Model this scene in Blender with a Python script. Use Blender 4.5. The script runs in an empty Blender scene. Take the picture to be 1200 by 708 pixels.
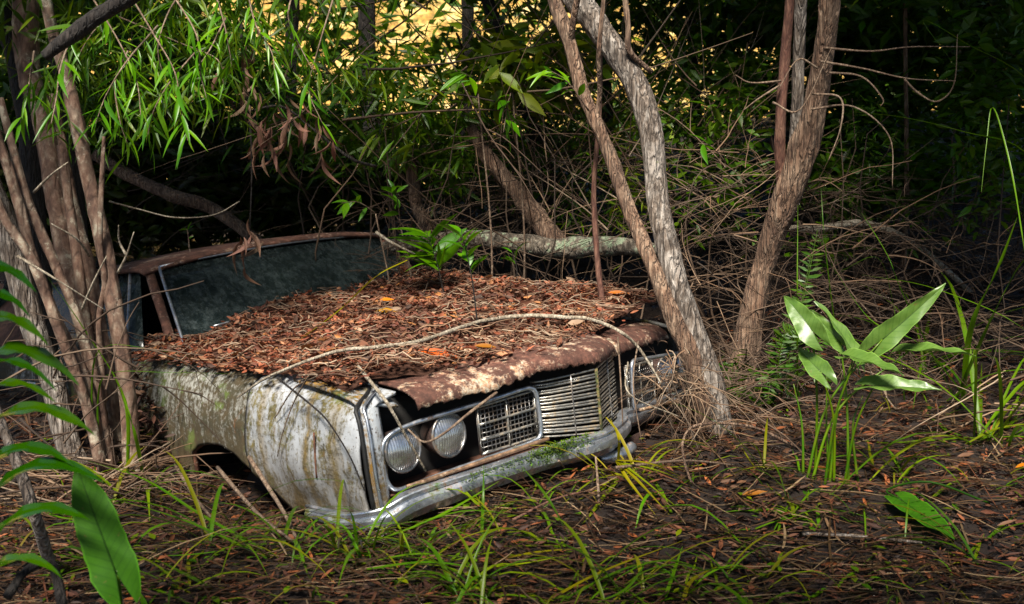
import bpy, math, random
import numpy as np
from mathutils import Matrix, Vector

random.seed(7)
RNG = np.random.default_rng(7)
R = math.radians
SC = bpy.context.scene

# ------------------------------------------------------------------ camera, sky, sun, exposure
CAM_H, PITCH, FPX = 1.25, R(8), 1300.0
cd = bpy.data.cameras.new('camera')
cd.sensor_width = 36.0
cd.sensor_fit = 'HORIZONTAL'
cd.lens = FPX / 1200 * 36.0
cd.clip_start, cd.clip_end = 0.05, 500
cd.dof.use_dof = True
cd.dof.focus_distance = 4.5
cd.dof.aperture_fstop = 5.0
cam = bpy.data.objects.new('camera', cd)
SC.collection.objects.link(cam)
cam.location = (0, 0, CAM_H)
cam.rotation_euler = (R(90) - PITCH, 0, 0)
SC.camera = cam

SUN_EL, SUN_AZ = R(52), R(195)      # azimuth clockwise from +Y: the light comes from behind the camera
w = bpy.data.worlds.new('World')
SC.world = w
w.use_nodes = True
nt = w.node_tree
nt.nodes.clear()
sky = nt.nodes.new('ShaderNodeTexSky')
sky.sky_type = 'NISHITA'
sky.sun_disc = False
sky.sun_elevation = SUN_EL
sky.sun_rotation = SUN_AZ
sky.air_density, sky.dust_density, sky.ozone_density = 0.8, 0.6, 0.6
bg = nt.nodes.new('ShaderNodeBackground')
bg.inputs['Strength'].default_value = 0.05
wo = nt.nodes.new('ShaderNodeOutputWorld')
nt.links.new(sky.outputs[0], bg.inputs[0])
nt.links.new(bg.outputs[0], wo.inputs[0])

sd = bpy.data.lights.new('sun', 'SUN')
sd.energy = 5.0
sd.angle = R(13)
sd.color = (1.0, 0.93, 0.82)
sun = bpy.data.objects.new('sun', sd)
SC.collection.objects.link(sun)
sdir = Vector((math.sin(SUN_AZ) * math.cos(SUN_EL), math.cos(SUN_AZ) * math.cos(SUN_EL), math.sin(SUN_EL)))
sun.rotation_euler = sdir.to_track_quat('Z', 'Y').to_euler()
sun.location = sdir * 20

SC.view_settings.view_transform = 'Standard'
SC.view_settings.look = 'None'
SC.view_settings.exposure = 1.15
SC.view_settings.gamma = 1.0
SC.view_settings.use_curve_mapping = False
SC.render.engine = 'CYCLES'
SC.cycles.max_bounces = 6
SC.cycles.diffuse_bounces = 3
SC.cycles.glossy_bounces = 3
SC.cycles.transmission_bounces = 4
SC.cycles.transparent_max_bounces = 6
SC.cycles.use_denoising = True

# ------------------------------------------------------------------ number helpers
def hash3(ix, iy, iz):
    n = (ix * 374761393 + iy * 668265263 + iz * 2147483647 // 7) & 0x7fffffff
    n = ((n ^ (n >> 13)) * 1274126177) & 0x7fffffff
    return ((n ^ (n >> 16)) & 0xffff) / 65535.0

def vnoise(p):
    """value noise in -1..1 of points (n,3)"""
    p = np.asarray(p, float) + 100.0
    i = np.floor(p).astype(np.int64)
    f = p - i
    f = f * f * (3 - 2 * f)
    out = 0
    for dx in (0, 1):
        for dy in (0, 1):
            for dz in (0, 1):
                wgt = (f[..., 0] if dx else 1 - f[..., 0]) * (f[..., 1] if dy else 1 - f[..., 1]) * (f[..., 2] if dz else 1 - f[..., 2])
                out = out + wgt * hash3(i[..., 0] + dx, i[..., 1] + dy, i[..., 2] + dz)
    return out * 2 - 1

def smooth(a, b, x):
    t = np.clip((np.asarray(x, float) - a) / (b - a), 0, 1)
    return t * t * (3 - 2 * t)

def ground_z(x, y):
    x = np.asarray(x, float); y = np.asarray(y, float)
    z = 0.75 * smooth(5.4, 9.0, y) * smooth(-2.5, 0.5, x - 0.0) + 0.35 * smooth(6.8, 9, y)
    z = z + 0.42 * smooth(0.9, 2.6, x) * smooth(4.3, 6.2, y)
    z = z + 0.13 * np.exp(-(((x - 0.85) / 0.38) ** 2 + ((y - 4.55) / 0.4) ** 2))
    z = z + 0.13 * np.exp(-(((x + 1.85) / 0.35) ** 2 + ((y - 4.6) / 0.4) ** 2))
    z = z - 0.15 * np.exp(-(((x + 0.95) / 0.60) ** 2 + ((y - 4.15) / 0.45) ** 2)) + .05 * np.exp(-(((x - 0.25) / 0.7) ** 2 + ((y - 3.95) / 0.3) ** 2))
    z = z - 0.06 * smooth(4.0, 3.0, y) * smooth(-0.2, 1.0, x)
    q = np.stack([x * 2.2, y * 2.2, 0 * x], -1)
    z = z + 0.036 * vnoise(q) + 0.022 * vnoise(q * 3.1 + 5) + 0.011 * vnoise(q * 9.3)
    return z

_c, _s = math.cos(PITCH), math.sin(PITCH)
def ray(u, v):
    x = (u - 600) / FPX; y = (354 - v) / FPX
    return np.array([x, _c + y * _s, -_s + y * _c])
def P(u, v, Y):
    d = ray(u, v)
    return np.array([0, 0, CAM_H]) + d * (Y / d[1])
def G(u, v, dz=0.0):
    """ground point seen at photo position u, v"""
    d = ray(u, v); o = np.array([0, 0, CAM_H])
    t = 1.0
    while t < 30:
        p = o + d * t
        if p[2] <= ground_z(p[0], p[1]) + dz:
            return p
        t += 0.02
    return o + d * 30

# ------------------------------------------------------------------ mesh helpers
def mesh_quads(name, V, F, col=None, smooth_=True, uv=None):
    V = np.asarray(V, np.float32).reshape(-1, 3); F = np.asarray(F, np.int32).reshape(-1, 4)
    me = bpy.data.meshes.new(name)
    me.vertices.add(len(V)); me.vertices.foreach_set('co', V.ravel())
    me.loops.add(F.size); me.loops.foreach_set('vertex_index', F.ravel())
    me.polygons.add(len(F))
    me.polygons.foreach_set('loop_start', np.arange(0, F.size, 4, dtype=np.int32))
    me.polygons.foreach_set('loop_total', np.full(len(F), 4, np.int32))
    if smooth_:
        me.polygons.foreach_set('use_smooth', np.ones(len(F), bool))
    if col is not None:
        a = me.attributes.new('Col', 'FLOAT_COLOR', 'POINT')
        c4 = np.ones((len(V), 4), np.float32); c4[:, :3] = col
        a.data.foreach_set('color', c4.ravel())
    me.update(calc_edges=True)
    me.validate()
    return me

class Bag:
    """collects quads for one mesh"""
    def __init__(self): self.V, self.F, self.C, self.n = [], [], [], 0
    def add(self, V, F, col=None):
        V = np.asarray(V, float).reshape(-1, 3); F = np.asarray(F, int).reshape(-1, 4)
        self.V.append(V); self.F.append(F + self.n); self.n += len(V)
        if col is not None: self.C.append(np.broadcast_to(np.asarray(col, float), V.shape))
        return self
    def mesh(self, name, off=None, smooth_=True):
        V = np.concatenate(self.V)
        if off is not None: V = V - np.asarray(off)
        return mesh_quads(name, V, np.concatenate(self.F), np.concatenate(self.C) if self.C else None, smooth_)

def link(name, me, mat=None, parent=None):
    o = bpy.data.objects.new(name, me)
    SC.collection.objects.link(o)
    if mat is not None and me is not None and len(me.materials) == 0: me.materials.append(mat)
    if parent is not None: o.parent = parent
    return o
def tag(o, label=None, cat=None, group=None, kind=None):
    if label: o['label'] = label
    if cat: o['category'] = cat
    if group: o['group'] = group
    if kind: o['kind'] = kind
    return o
def thing(name, label, cat, loc=(0, 0, 0), group=None):
    o = bpy.data.objects.new(name, None)
    SC.collection.objects.link(o)
    o.location = Vector([float(a) for a in loc])
    o.empty_display_size = 0.1
    return tag(o, label, cat, group)
def part(name, bag, mat, root, parent=None, smooth_=True):
    return link(name, bag.mesh(name, root.location, smooth_), mat, parent or root)
def solo(name, bag, mat, label, cat, group=None, base=None):
    """a thing that is one mesh; its origin is set to base"""
    b = np.zeros(3) if base is None else np.asarray(base, float)
    o = link(name, bag.mesh(name, b), mat)
    o.location = Vector([float(a) for a in b])
    return tag(o, label, cat, group)

def spline(pts, sub=6):
    """Catmull-Rom through rows of pts (any number of columns)"""
    p = np.asarray(pts, float)
    if len(p) < 3: 
        t = np.linspace(0, 1, sub * max(1, len(p) - 1) + 1)[:, None]
        return p[0] * (1 - t) + p[-1] * t
    q = np.vstack([2 * p[0] - p[1], p, 2 * p[-1] - p[-2]])
    out = []
    for i in range(1, len(q) - 2):
        t = np.linspace(0, 1, sub, endpoint=False)[:, None]
        a, b, c, d = q[i - 1], q[i], q[i + 1], q[i + 2]
        out.append(0.5 * (2 * b + (c - a) * t + (2 * a - 5 * b + 4 * c - d) * t ** 2 + (3 * b - a - 3 * c + d) * t ** 3))
    out.append(p[-1:])
    return np.vstack(out)

def tube(pts, rad, sides=8, sub=6, rough=0.0, ns=9.0, ridge=0.0, nr=7, cap=True, flat=1.0, seed=0.0):
    """bent, tapered tube with knots and bark ridges"""
    a = spline(np.c_[np.asarray(pts, float), np.asarray(rad, float)], sub)
    p, r = a[:, :3], np.maximum(a[:, 3], 0.0005)
    if cap:
        p = np.vstack([p[:1], p, p[-1:]]); r = np.r_[r[0] * .05, r, r[-1] * .05]
    n = len(p)
    T = np.gradient(p, axis=0)
    if cap: T[0] = T[1] = p[2] - p[1]; T[-1] = T[-2] = p[-2] - p[-3]
    T /= np.linalg.norm(T, axis=1)[:, None] + 1e-12
    ref = np.array([0, 0, 1.0]) if abs(T[0][2]) < .8 else np.array([1.0, 0, 0])
    N = np.zeros_like(p); x = np.cross(ref, T[0]); x /= np.linalg.norm(x); N[0] = x
    for i in range(1, n):
        x = N[i - 1] - T[i] * (N[i - 1] @ T[i]); N[i] = x / (np.linalg.norm(x) + 1e-12)
    B = np.cross(T, N)
    an = np.linspace(0, 2 * math.pi, sides, endpoint=False)
    rr = np.repeat(r[:, None], sides, 1)
    if rough or ridge:
        s = np.r_[0, np.cumsum(np.linalg.norm(np.diff(p, axis=0), axis=1))]
        q = np.stack([np.cos(an)[None] * 0.9 + 0 * s[:, None], np.sin(an)[None] * .9 + 0 * s[:, None], (s[:, None] * ns) + 0 * an[None]], -1) + seed
        rr = rr * (1 + rough * vnoise(q) + rough * .5 * vnoise(q * 2.3 + 3))
        if ridge:
            q2 = np.stack([np.cos(an)[None] * nr * .4 + 0 * s[:, None], np.sin(an)[None] * nr * .4 + 0 * s[:, None], s[:, None] * ns * .9 + 0 * an[None]], -1) + seed + 9
            rr = rr * (1 + ridge * vnoise(q2))
    V = p[:, None, :] + rr[..., None] * (np.cos(an)[None, :, None] * N[:, None, :] + flat * np.sin(an)[None, :, None] * B[:, None, :])
    i = np.arange(n - 1)[:, None] * sides; j = np.arange(sides)[None]
    F = np.stack([i + j, i + (j + 1) % sides, i + sides + (j + 1) % sides, i + sides + j], -1).reshape(-1, 4)
    return V.reshape(-1, 3), F

def tubes(pl, rad, sides=4):
    """many thin tubes at once: pl (n,m,3), rad (n,m)"""
    pl = np.asarray(pl, float); n, m, _ = pl.shape
    T = np.gradient(pl, axis=1); T /= np.linalg.norm(T, axis=2)[..., None] + 1e-12
    ref = np.where(np.abs(T[:, :1, 2:3]) < .9, np.array([0, 0, 1.0]), np.array([1.0, 0, 0]))
    N = np.cross(np.broadcast_to(ref, T.shape), T); N /= np.linalg.norm(N, axis=2)[..., None] + 1e-12
    B = np.cross(T, N)
    an = np.linspace(0, 2 * math.pi, sides, endpoint=False)
    V = pl[:, :, None] + rad[:, :, None, None] * (np.cos(an)[:, None] * N[:, :, None] + np.sin(an)[:, None] * B[:, :, None])
    k = np.arange(n)[:, None, None] * m * sides; i = np.arange(m - 1)[None, :, None] * sides; j = np.arange(sides)[None, None]
    F = np.stack([k + i + j, k + i + (j + 1) % sides, k + i + sides + (j + 1) % sides, k + i + sides + j], -1).reshape(-1, 4)
    return V.reshape(-1, 3), F

def box(x0, x1, y0, y1, z0, z1):
    V = [(x, y, z) for x in (x0, x1) for y in (y0, y1) for z in (z0, z1)]
    return np.array(V), np.array([(0, 1, 3, 2), (4, 6, 7, 5), (0, 4, 5, 1), (2, 3, 7, 6), (0, 2, 6, 4), (1, 5, 7, 3)])

def grid(fn, us, vs):
    """surface fn(u,v)->xyz sampled on us x vs"""
    V = np.array([[fn(u, v) for v in vs] for u in us]); a, b = len(us), len(vs)
    i = np.arange(a - 1)[:, None] * b; j = np.arange(b - 1)[None]
    return V.reshape(-1, 3), np.stack([i + j, i + j + 1, i + b + j + 1, i + b + j], -1).reshape(-1, 4)

def leaf_tpl(seg=4, wid=0.16, fold=0.25, droop=0.12, peak=0.4):
    """leaf of length 1 along +x, face up +z"""
    t = np.linspace(0, 1, seg + 1)
    wv = wid * np.clip(np.where(t < peak, np.sin(np.clip(t / peak, 0, 1) * math.pi / 2) ** .8, np.cos(np.clip((t - peak) / (1 - peak), 0, 1) * math.pi / 2) ** 1.1), 0.03, 1) / 2 * 2
    wv[0] = wid * .08; wv[-1] = wid * .02
    z = -droop * t ** 2
    V = np.stack([np.stack([t, wv / 2 * 1.0, z + fold * wv / 2], -1), np.stack([t, 0 * t, z], -1), np.stack([t, -wv / 2, z + fold * wv / 2], -1)], 1).reshape(-1, 3)
    F = []
    for i in range(seg):
        a = i * 3
        F += [(a, a + 1, a + 4, a + 3), (a + 1, a + 2, a + 5, a + 4)]
    return V, np.array(F)

def frames(d, up=None, roll=None):
    """rotation matrices whose x axis is d, z axis near up"""
    d = d / (np.linalg.norm(d, axis=1)[:, None] + 1e-12)
    up = np.broadcast_to(np.array([0, 0, 1.0]) if up is None else up, d.shape)
    y = np.cross(up, d); bad = np.linalg.norm(y, axis=1) < 1e-3
    y[bad] = np.array([0, 1.0, 0]); y /= np.linalg.norm(y, axis=1)[:, None]
    z = np.cross(d, y)
    if roll is not None:
        c, s = np.cos(roll)[:, None], np.sin(roll)[:, None]
        y, z = c * y + s * z, -s * y + c * z
    return np.stack([d, y, z], -1)

def scatter(tV, tF, pos, M, scale, col=None):
    n, k = len(pos), len(tV)
    sc = np.asarray(scale, float)
    if sc.ndim == 1: sc = np.repeat(sc[:, None], 3, 1)
    V = np.einsum('nij,nkj->nki', M, tV[None] * sc[:, None, :]) + pos[:, None]
    F = tF[None] + (np.arange(n) * k)[:, None, None]
    C = None if col is None else np.repeat(col[:, None], k, 1).reshape(-1, 3)
    return V.reshape(-1, 3), F.reshape(-1, 4), C

def palette(n, cols, jit=0.18):
    cols = np.asarray(cols, float)
    i = RNG.integers(0, len(cols), n)
    return cols[i] * (1 + jit * RNG.standard_normal((n, 1))).clip(.35, 1.9)

def rdir(n, zlo=-1, zhi=1):
    z = RNG.uniform(zlo, zhi, n); a = RNG.uniform(0, 2 * math.pi, n); r = np.sqrt(1 - z * z)
    return np.stack([r * np.cos(a), r * np.sin(a), z], -1)

# ------------------------------------------------------------------ materials
def new_mat(name):
    m = bpy.data.materials.new(name); m.use_nodes = True
    t = m.node_tree; b = t.nodes['Principled BSDF']
    return m, t, b, t.nodes, t.links
def nd(t, typ, **kw):
    n = t.nodes.new(typ)
    for k, v in kw.items():
        if k in n.inputs: n.inputs[k].default_value = v
        else: setattr(n, k, v)
    return n
def coords(t, scale=(1, 1, 1), src='Object'):
    tc = nd(t, 'ShaderNodeTexCoord'); mp = nd(t, 'ShaderNodeMapping')
    mp.inputs['Scale'].default_value = scale
    t.links.new(tc.outputs[src], mp.inputs[0])
    return mp.outputs[0]
def ramp(t, fac, stops):
    r = nd(t, 'ShaderNodeValToRGB')
    e = r.color_ramp.elements
    while len(e) < len(stops): e.new(0.5)
    for k, (p, c) in enumerate(stops):
        e[k].position = p; e[k].color = (*c, 1) if len(c) == 3 else c
    t.links.new(fac, r.inputs[0])
    return r.outputs[0]
def noise_(t, vec, scale=5.0, detail=6.0, rough=0.6, dist=0.0):
    n = nd(t, 'ShaderNodeTexNoise', Scale=scale, Detail=detail, Roughness=rough, Distortion=dist)
    t.links.new(vec, n.inputs['Vector'])
    return n.outputs['Fac']
def mix(t, fac, a, b, mode='MIX'):
    m = nd(t, 'ShaderNodeMix'); m.data_type = 'RGBA'; m.blend_type = mode
    for s, v in ((0, fac), (6, a), (7, b)):
        if hasattr(v, 'is_output'): t.links.new(v, m.inputs[s])
        elif s == 0: m.inputs[0].default_value = v
        else: m.inputs[s].default_value = (*v, 1)
    return m.outputs[2]
def bump(t, b, h, strength=0.5, dist=0.01):
    n = nd(t, 'ShaderNodeBump', Strength=strength, Distance=dist)
    t.links.new(h, n.inputs['Height']); t.links.new(n.outputs[0], b.inputs['Normal'])
W3 = lambda v: (v, v, v)

def mat_bark(name, dark, mid, pale, zs=0.18, scale=26, lichen=None, liamt=0.6, bumpd=0.02, crack=0.5):
    m, t, b, N, L = new_mat(name)
    v = coords(t, (1, 1, zs))
    n1 = noise_(t, v, scale * 1.7, 9, .72)
    n0 = noise_(t, coords(t), 9, 5, .6)
    c = ramp(t, n1, [(.36, dark), (.50, mid), (.63, pale)])
    n2 = noise_(t, coords(t), 5.2, 5)
    c = mix(t, ramp(t, n2, [(.38, W3(.9)), (.62, W3(0))]), c, mix(t, .55, c, dark))
    c = mix(t, ramp(t, n0, [(.50, W3(0)), (.66, W3(.55))]), c, pale)
    # plates of bark parted by cracks
    wp = nd(t, 'ShaderNodeMix'); wp.data_type = 'VECTOR'; wp.inputs[0].default_value = .06
    nv = nd(t, 'ShaderNodeTexNoise', Scale=scale * .8, Detail=4.0); L.new(v, nv.inputs['Vector'])
    L.new(v, wp.inputs[4]); L.new(nv.outputs['Color'], wp.inputs[5])
    vor = nd(t, 'ShaderNodeTexVoronoi', Scale=scale * 1.25, feature='DISTANCE_TO_EDGE'); L.new(wp.outputs[1], vor.inputs['Vector'])
    ck = ramp(t, vor.outputs[0], [(.0, W3(1)), (.16, W3(0))])
    ckm = nd(t, 'ShaderNodeMath', operation='MULTIPLY'); L.new(ck, ckm.inputs[0]); ckm.inputs[1].default_value = crack
    c = mix(t, ckm.outputs[0], c, tuple(x * .45 for x in dark))
    if lichen:
        n3 = noise_(t, coords(t), 9, 7, .75)
        c = mix(t, ramp(t, n3, [(liamt, W3(0)), (liamt + .05, W3(.9))]), c, lichen)
    L.new(c, b.inputs['Base Color'])
    b.inputs['Roughness'].default_value = .85
    h = mix(t, .5, n1, ramp(t, vor.outputs[0], [(.0, W3(0)), (.25, W3(1))]))
    bump(t, b, h, 1.0, bumpd)
    return m

def mat_leaf(name, col=None, trans=0.3, rough=0.42, vein=True, spread=0.35, dead=None, sat_=1.25):
    """col None: per-point colour attribute; else colour varied per object"""
    m, t, b, N, L = new_mat(name)
    if col is None:
        a = nd(t, 'ShaderNodeAttribute', attribute_name='Col'); c = a.outputs['Color']
    else:
        oi = nd(t, 'ShaderNodeObjectInfo')
        hs = nd(t, 'ShaderNodeHueSaturation'); hs.inputs['Color'].default_value = (*col, 1)
        mr = nd(t, 'ShaderNodeMapRange'); L.new(oi.outputs['Random'], mr.inputs[0])
        mr.inputs[3].default_value = 1 - spread; mr.inputs[4].default_value = 1 + spread
        L.new(mr.outputs[0], hs.inputs['Value'])
        mh = nd(t, 'ShaderNodeMapRange'); L.new(oi.outputs['Random'], mh.inputs[0])
        mh.inputs[3].default_value = .515; mh.inputs[4].default_value = .475
        L.new(mh.outputs[0], hs.inputs['Hue'])
        c = hs.outputs[0]
    n1 = noise_(t, coords(t), 18, 4)
    c = mix(t, ramp(t, n1, [(.35, W3(.0)), (.7, W3(.45))]), c, dead or (.10, .12, .02))
    sat = nd(t, 'ShaderNodeHueSaturation', Saturation=sat_, Value=1.0); L.new(c, sat.inputs['Color']); c = sat.outputs[0]
    L.new(c, b.inputs['Base Color'])
    b.inputs['Roughness'].default_value = rough
    b.inputs['Specular IOR Level'].default_value = .45
    if trans:
        tr = nd(t, 'ShaderNodeBsdfTranslucent'); L.new(c, tr.inputs[0])
        ms = nd(t, 'ShaderNodeMixShader'); ms.inputs[0].default_value = trans
        out = N['Material Output']
        L.new(b.outputs[0], ms.inputs[1]); L.new(tr.outputs[0], ms.inputs[2]); L.new(ms.outputs[0], out.inputs[0])
    return m

def mat_veined(name, col, dark, trans=.2, rough=.25, freq=70.0):
    """broad leaf with side veins running from the midrib (Col holds length, width and rib position)"""
    m, t, b, N, L = new_mat(name)
    a = nd(t, 'ShaderNodeAttribute', attribute_name='Col'); sp = nd(t, 'ShaderNodeSeparateColor'); L.new(a.outputs['Color'], sp.inputs[0])
    k = nd(t, 'ShaderNodeMath', operation='MULTIPLY_ADD'); L.new(sp.outputs[1], k.inputs[0]); k.inputs[1].default_value = -.16; L.new(sp.outputs[0], k.inputs[2])
    f = nd(t, 'ShaderNodeMath', operation='MULTIPLY'); L.new(k.outputs[0], f.inputs[0]); f.inputs[1].default_value = freq
    sn = nd(t, 'ShaderNodeMath', operation='SINE'); L.new(f.outputs[0], sn.inputs[0])
    vein = ramp(t, sn.outputs[0], [(.55, W3(0)), (.98, W3(1))])
    oi = nd(t, 'ShaderNodeObjectInfo')
    n1 = noise_(t, coords(t), 14, 6)
    c = mix(t, ramp(t, n1, [(.35, W3(0)), (.68, W3(.8))]), col, dark)
    c = mix(t, vein, c, mix(t, .5, c, dark))
    c = mix(t, ramp(t, noise_(t, coords(t), 38, 4), [(.66, W3(0)), (.72, W3(.7))]), c, (.16, .12, .03))
    c = mix(t, ramp(t, sp.outputs[1], [(.90, W3(0)), (1, W3(.6))]), c, tuple(min(1, x * 2.2) for x in col))
    c = mix(t, ramp(t, sp.outputs[1], [(0, W3(.75)), (.07, W3(0))]), c, tuple(x * .45 for x in dark))
    L.new(c, b.inputs['Base Color'])
    b.inputs['Roughness'].default_value = rough; b.inputs['Specular IOR Level'].default_value = .6 if rough < .5 else .2
    bump(t, b, n1, .25, .006)
    tr = nd(t, 'ShaderNodeBsdfTranslucent'); L.new(c, tr.inputs[0])
    ms = nd(t, 'ShaderNodeMixShader'); ms.inputs[0].default_value = trans
    L.new(b.outputs[0], ms.inputs[1]); L.new(tr.outputs[0], ms.inputs[2]); L.new(ms.outputs[0], N['Material Output'].inputs[0])
    return m

def mat_plain(name, col, rough=0.8, metal=0.0, ns=12, var=0.5, bumpd=0.004):
    m, t, b, N, L = new_mat(name)
    n1 = noise_(t, coords(t), ns, 6)
    L.new(mix(t, ramp(t, n1, [(.3, W3(0)), (.7, W3(var))]), col, tuple(x * .35 for x in col)), b.inputs['Base Color'])
    b.inputs['Roughness'].default_value = rough; b.inputs['Metallic'].default_value = metal
    bump(t, b, n1, .5, bumpd)
    return m

def mat_paint(name, moss, white=(.56, .58, .58), mosscol=(.13, .105, .03), rustlow=0.5, streak=0.5, stripe=None):
    """old pale paint, streaked with dirt, moss and rust"""
    m, t, b, N, L = new_mat(name)
    vs = coords(t, (9, 9, 1.6)); vo = coords(t)
    st = noise_(t, vs, 2.6, 8, .7, .8)                 # downward streaks
    big = noise_(t, vo, 3.0, 5, .6)
    fine = noise_(t, vo, 60, 6, .7)
    c = mix(t, ramp(t, big, [(.3, W3(0)), (.7, W3(1))]), white, tuple(x * .62 for x in white))
    c = mix(t, ramp(t, st, [(.50, W3(0)), (.68, W3(.9 * streak + .1))]), c, (.20, .17, .13))
    # moss and algae: streaks times blotches
    mm = nd(t, 'ShaderNodeMath', operation='ADD'); L.new(st, mm.inputs[0]); L.new(fine, mm.inputs[1])
    m2 = nd(t, 'ShaderNodeMath', operation='ADD'); L.new(mm.outputs[0], m2.inputs[0]); L.new(big, m2.inputs[1])
    dv = nd(t, 'ShaderNodeMath', operation='DIVIDE'); L.new(m2.outputs[0], dv.inputs[0]); dv.inputs[1].default_value = 3
    mf = ramp(t, dv.outputs[0], [(moss - .03, W3(0)), (moss + .05, W3(1))])
    mc = mix(t, ramp(t, noise_(t, vo, 22, 5), [(.4, W3(0)), (.62, W3(1))]), mosscol, (.034, .030, .014))
    mc = mix(t, ramp(t, noise_(t, vo, 9, 5), [(.58, W3(0)), (.68, W3(1))]), mc, (.075, .11, .018))
    c = mix(t, mf, c, mc)
    if stripe is not None:      # run-off stains below the trim: bands across the panel
        sx0 = nd(t, 'ShaderNodeSeparateXYZ'); L.new(vo, sx0.inputs[0])
        for x0, wd, amt in stripe:
            sb = nd(t, 'ShaderNodeMath', operation='SUBTRACT'); L.new(sx0.outputs[0], sb.inputs[0]); sb.inputs[1].default_value = x0
            wob = nd(t, 'ShaderNodeMath', operation='MULTIPLY_ADD'); L.new(big, wob.inputs[0]); wob.inputs[1].default_value = .10; L.new(sb.outputs[0], wob.inputs[2])
            ab = nd(t, 'ShaderNodeMath', operation='ABSOLUTE'); L.new(wob.outputs[0], ab.inputs[0])
            md = nd(t, 'ShaderNodeMath', operation='MULTIPLY_ADD'); L.new(fine, md.inputs[0]); md.inputs[1].default_value = wd * 1.2; L.new(ab.outputs[0], md.inputs[2])
            dv2 = nd(t, 'ShaderNodeMath', operation='DIVIDE'); L.new(md.outputs[0], dv2.inputs[0]); dv2.inputs[1].default_value = wd * 2
            c = mix(t, ramp(t, dv2.outputs[0], [(.3, W3(amt)), (.75, W3(0))]), c, mix(t, ramp(t, fine, [(.4, W3(0)), (.6, W3(1))]), (.20, .13, .02), (.09, .06, .02)))
    # rust pits and speckles
    sp = nd(t, 'ShaderNodeTexVoronoi', Scale=55); L.new(vo, sp.inputs['Vector'])
    sm = nd(t, 'ShaderNodeMath', operation='MULTIPLY'); L.new(sp.outputs['Distance'], sm.inputs[0]); L.new(big, sm.inputs[1])
    c = mix(t, ramp(t, sm.outputs[0], [(.035, W3(1)), (.08, W3(0))]), c, (.06, .035, .02))
    r2 = noise_(t, vo, 6, 8, .75, 1.0)
    c = mix(t, ramp(t, r2, [(.62, W3(0)), (.70, W3(rustlow))]), c, (.20, .075, .025))
    # wet soil line towards the ground
    sx = nd(t, 'ShaderNodeSeparateXYZ'); L.new(vo, sx.inputs[0])
    mz = nd(t, 'ShaderNodeMapRange'); L.new(sx.outputs[2], mz.inputs[0])
    mz.inputs[1].default_value = .43; mz.inputs[2].default_value = .68; mz.inputs[3].default_value = .75; mz.inputs[4].default_value = 0
    mud = nd(t, 'ShaderNodeMath', operation='MULTIPLY'); L.new(mz.outputs[0], mud.inputs[0]); L.new(ramp(t, st, [(.3, W3(.4)), (.6, W3(1.4))]), mud.inputs[1])
    c = mix(t, mud.outputs[0], c, (.11, .075, .03))
    L.new(c, b.inputs['Base Color'])
    rr = ramp(t, mf, [(0, W3(.42)), (1, W3(.9))]); L.new(rr, b.inputs['Roughness'])
    h = mix(t, .5, mf, fine)
    bump(t, b, h, .55, .006)
    return m

def mat_rust(name, base=(.20, .07, .03), pale=(.52, .44, .33), amt=.58, rough=.85):
    m, t, b, N, L = new_mat(name)
    vo = coords(t)
    n1 = noise_(t, vo, 14, 8, .7, .3); n2 = noise_(t, vo, 5, 8, .75, .6); n3 = noise_(t, vo, 70, 5, .7)
    c = ramp(t, n1, [(.30, tuple(x * .35 for x in base)), (.52, base), (.72, tuple(min(1, x * 1.9) for x in base))])
    n4 = noise_(t, vo, 34, 8, .8)
    c = mix(t, ramp(t, n4, [(.42, W3(.75)), (.56, W3(0))]), c, tuple(x * .3 for x in base))
    c = mix(t, ramp(t, mix(t, .35, n2, n4), [(amt, W3(0)), (amt + .06, W3(1))]), c, mix(t, ramp(t, n3, [(.4, W3(0)), (.6, W3(1))]), pale, (.40, .22, .12)))
    L.new(c, b.inputs['Base Color']); b.inputs['Roughness'].default_value = rough
    bump(t, b, mix(t, .5, n1, n3), .7, .008)
    return m

def mat_chrome(name, dirt=.5, rustc=(.16, .08, .035), moss=False, tint=(.62, .66, .72)):
    m, t, b, N, L = new_mat(name)
    vo = coords(t)
    n1 = noise_(t, vo, 9, 8, .75, .5); n2 = noise_(t, vo, 45, 6, .7)
    f = mix(t, .4, n1, n2)
    d = ramp(t, f, [(dirt, W3(0)), (dirt + .08, W3(1))])
    c = mix(t, d, mix(t, ramp(t, n2, [(.3, W3(0)), (.7, W3(1))]), tint, tuple(x * .6 for x in tint)), rustc)
    if moss:
        n3 = noise_(t, coords(t, (1, 1, 1)), 4.2, 6, .7)
        dm = ramp(t, n3, [(.53, W3(0)), (.60, W3(1))])
        c = mix(t, dm, c, mix(t, ramp(t, n2, [(.4, W3(0)), (.6, W3(1))]), (.05, .12, .012), (.10, .09, .03)))
        d = mix(t, 1.0, d, dm, 'LIGHTEN')
    L.new(c, b.inputs['Base Color'])
    L.new(ramp(t, d, [(0, W3(.9)), (1, W3(0))]), b.inputs['Metallic'])
    L.new(ramp(t, f, [(.35, W3(.10)), (.62, W3(.6))]), b.inputs['Roughness'])
    bump(t, b, f, .35, .004)
    return m

def mat_ground(name):
    m, t, b, N, L = new_mat(name)
    vo = coords(t)
    n1 = noise_(t, vo, 7, 9, .7); n2 = noise_(t, vo, 42, 7, .7)
    c = ramp(t, n1, [(.3, (.005, .0025, .0015)), (.5, (.014, .006, .003)), (.7, (.026, .012, .005))])
    c = mix(t, ramp(t, n2, [(.55, W3(0)), (.7, W3(.7))]), c, (.024, .013, .007))
    L.new(c, b.inputs['Base Color'])
    L.new(ramp(t, n1, [(.40, W3(.08)), (.55, W3(.9))]), b.inputs['Roughness'])
    n3 = noise_(t, vo, 140, 6, .75)
    bump(t, b, mix(t, .5, mix(t, .5, n1, n2), n3), 1.0, .035)
    return m

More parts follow.
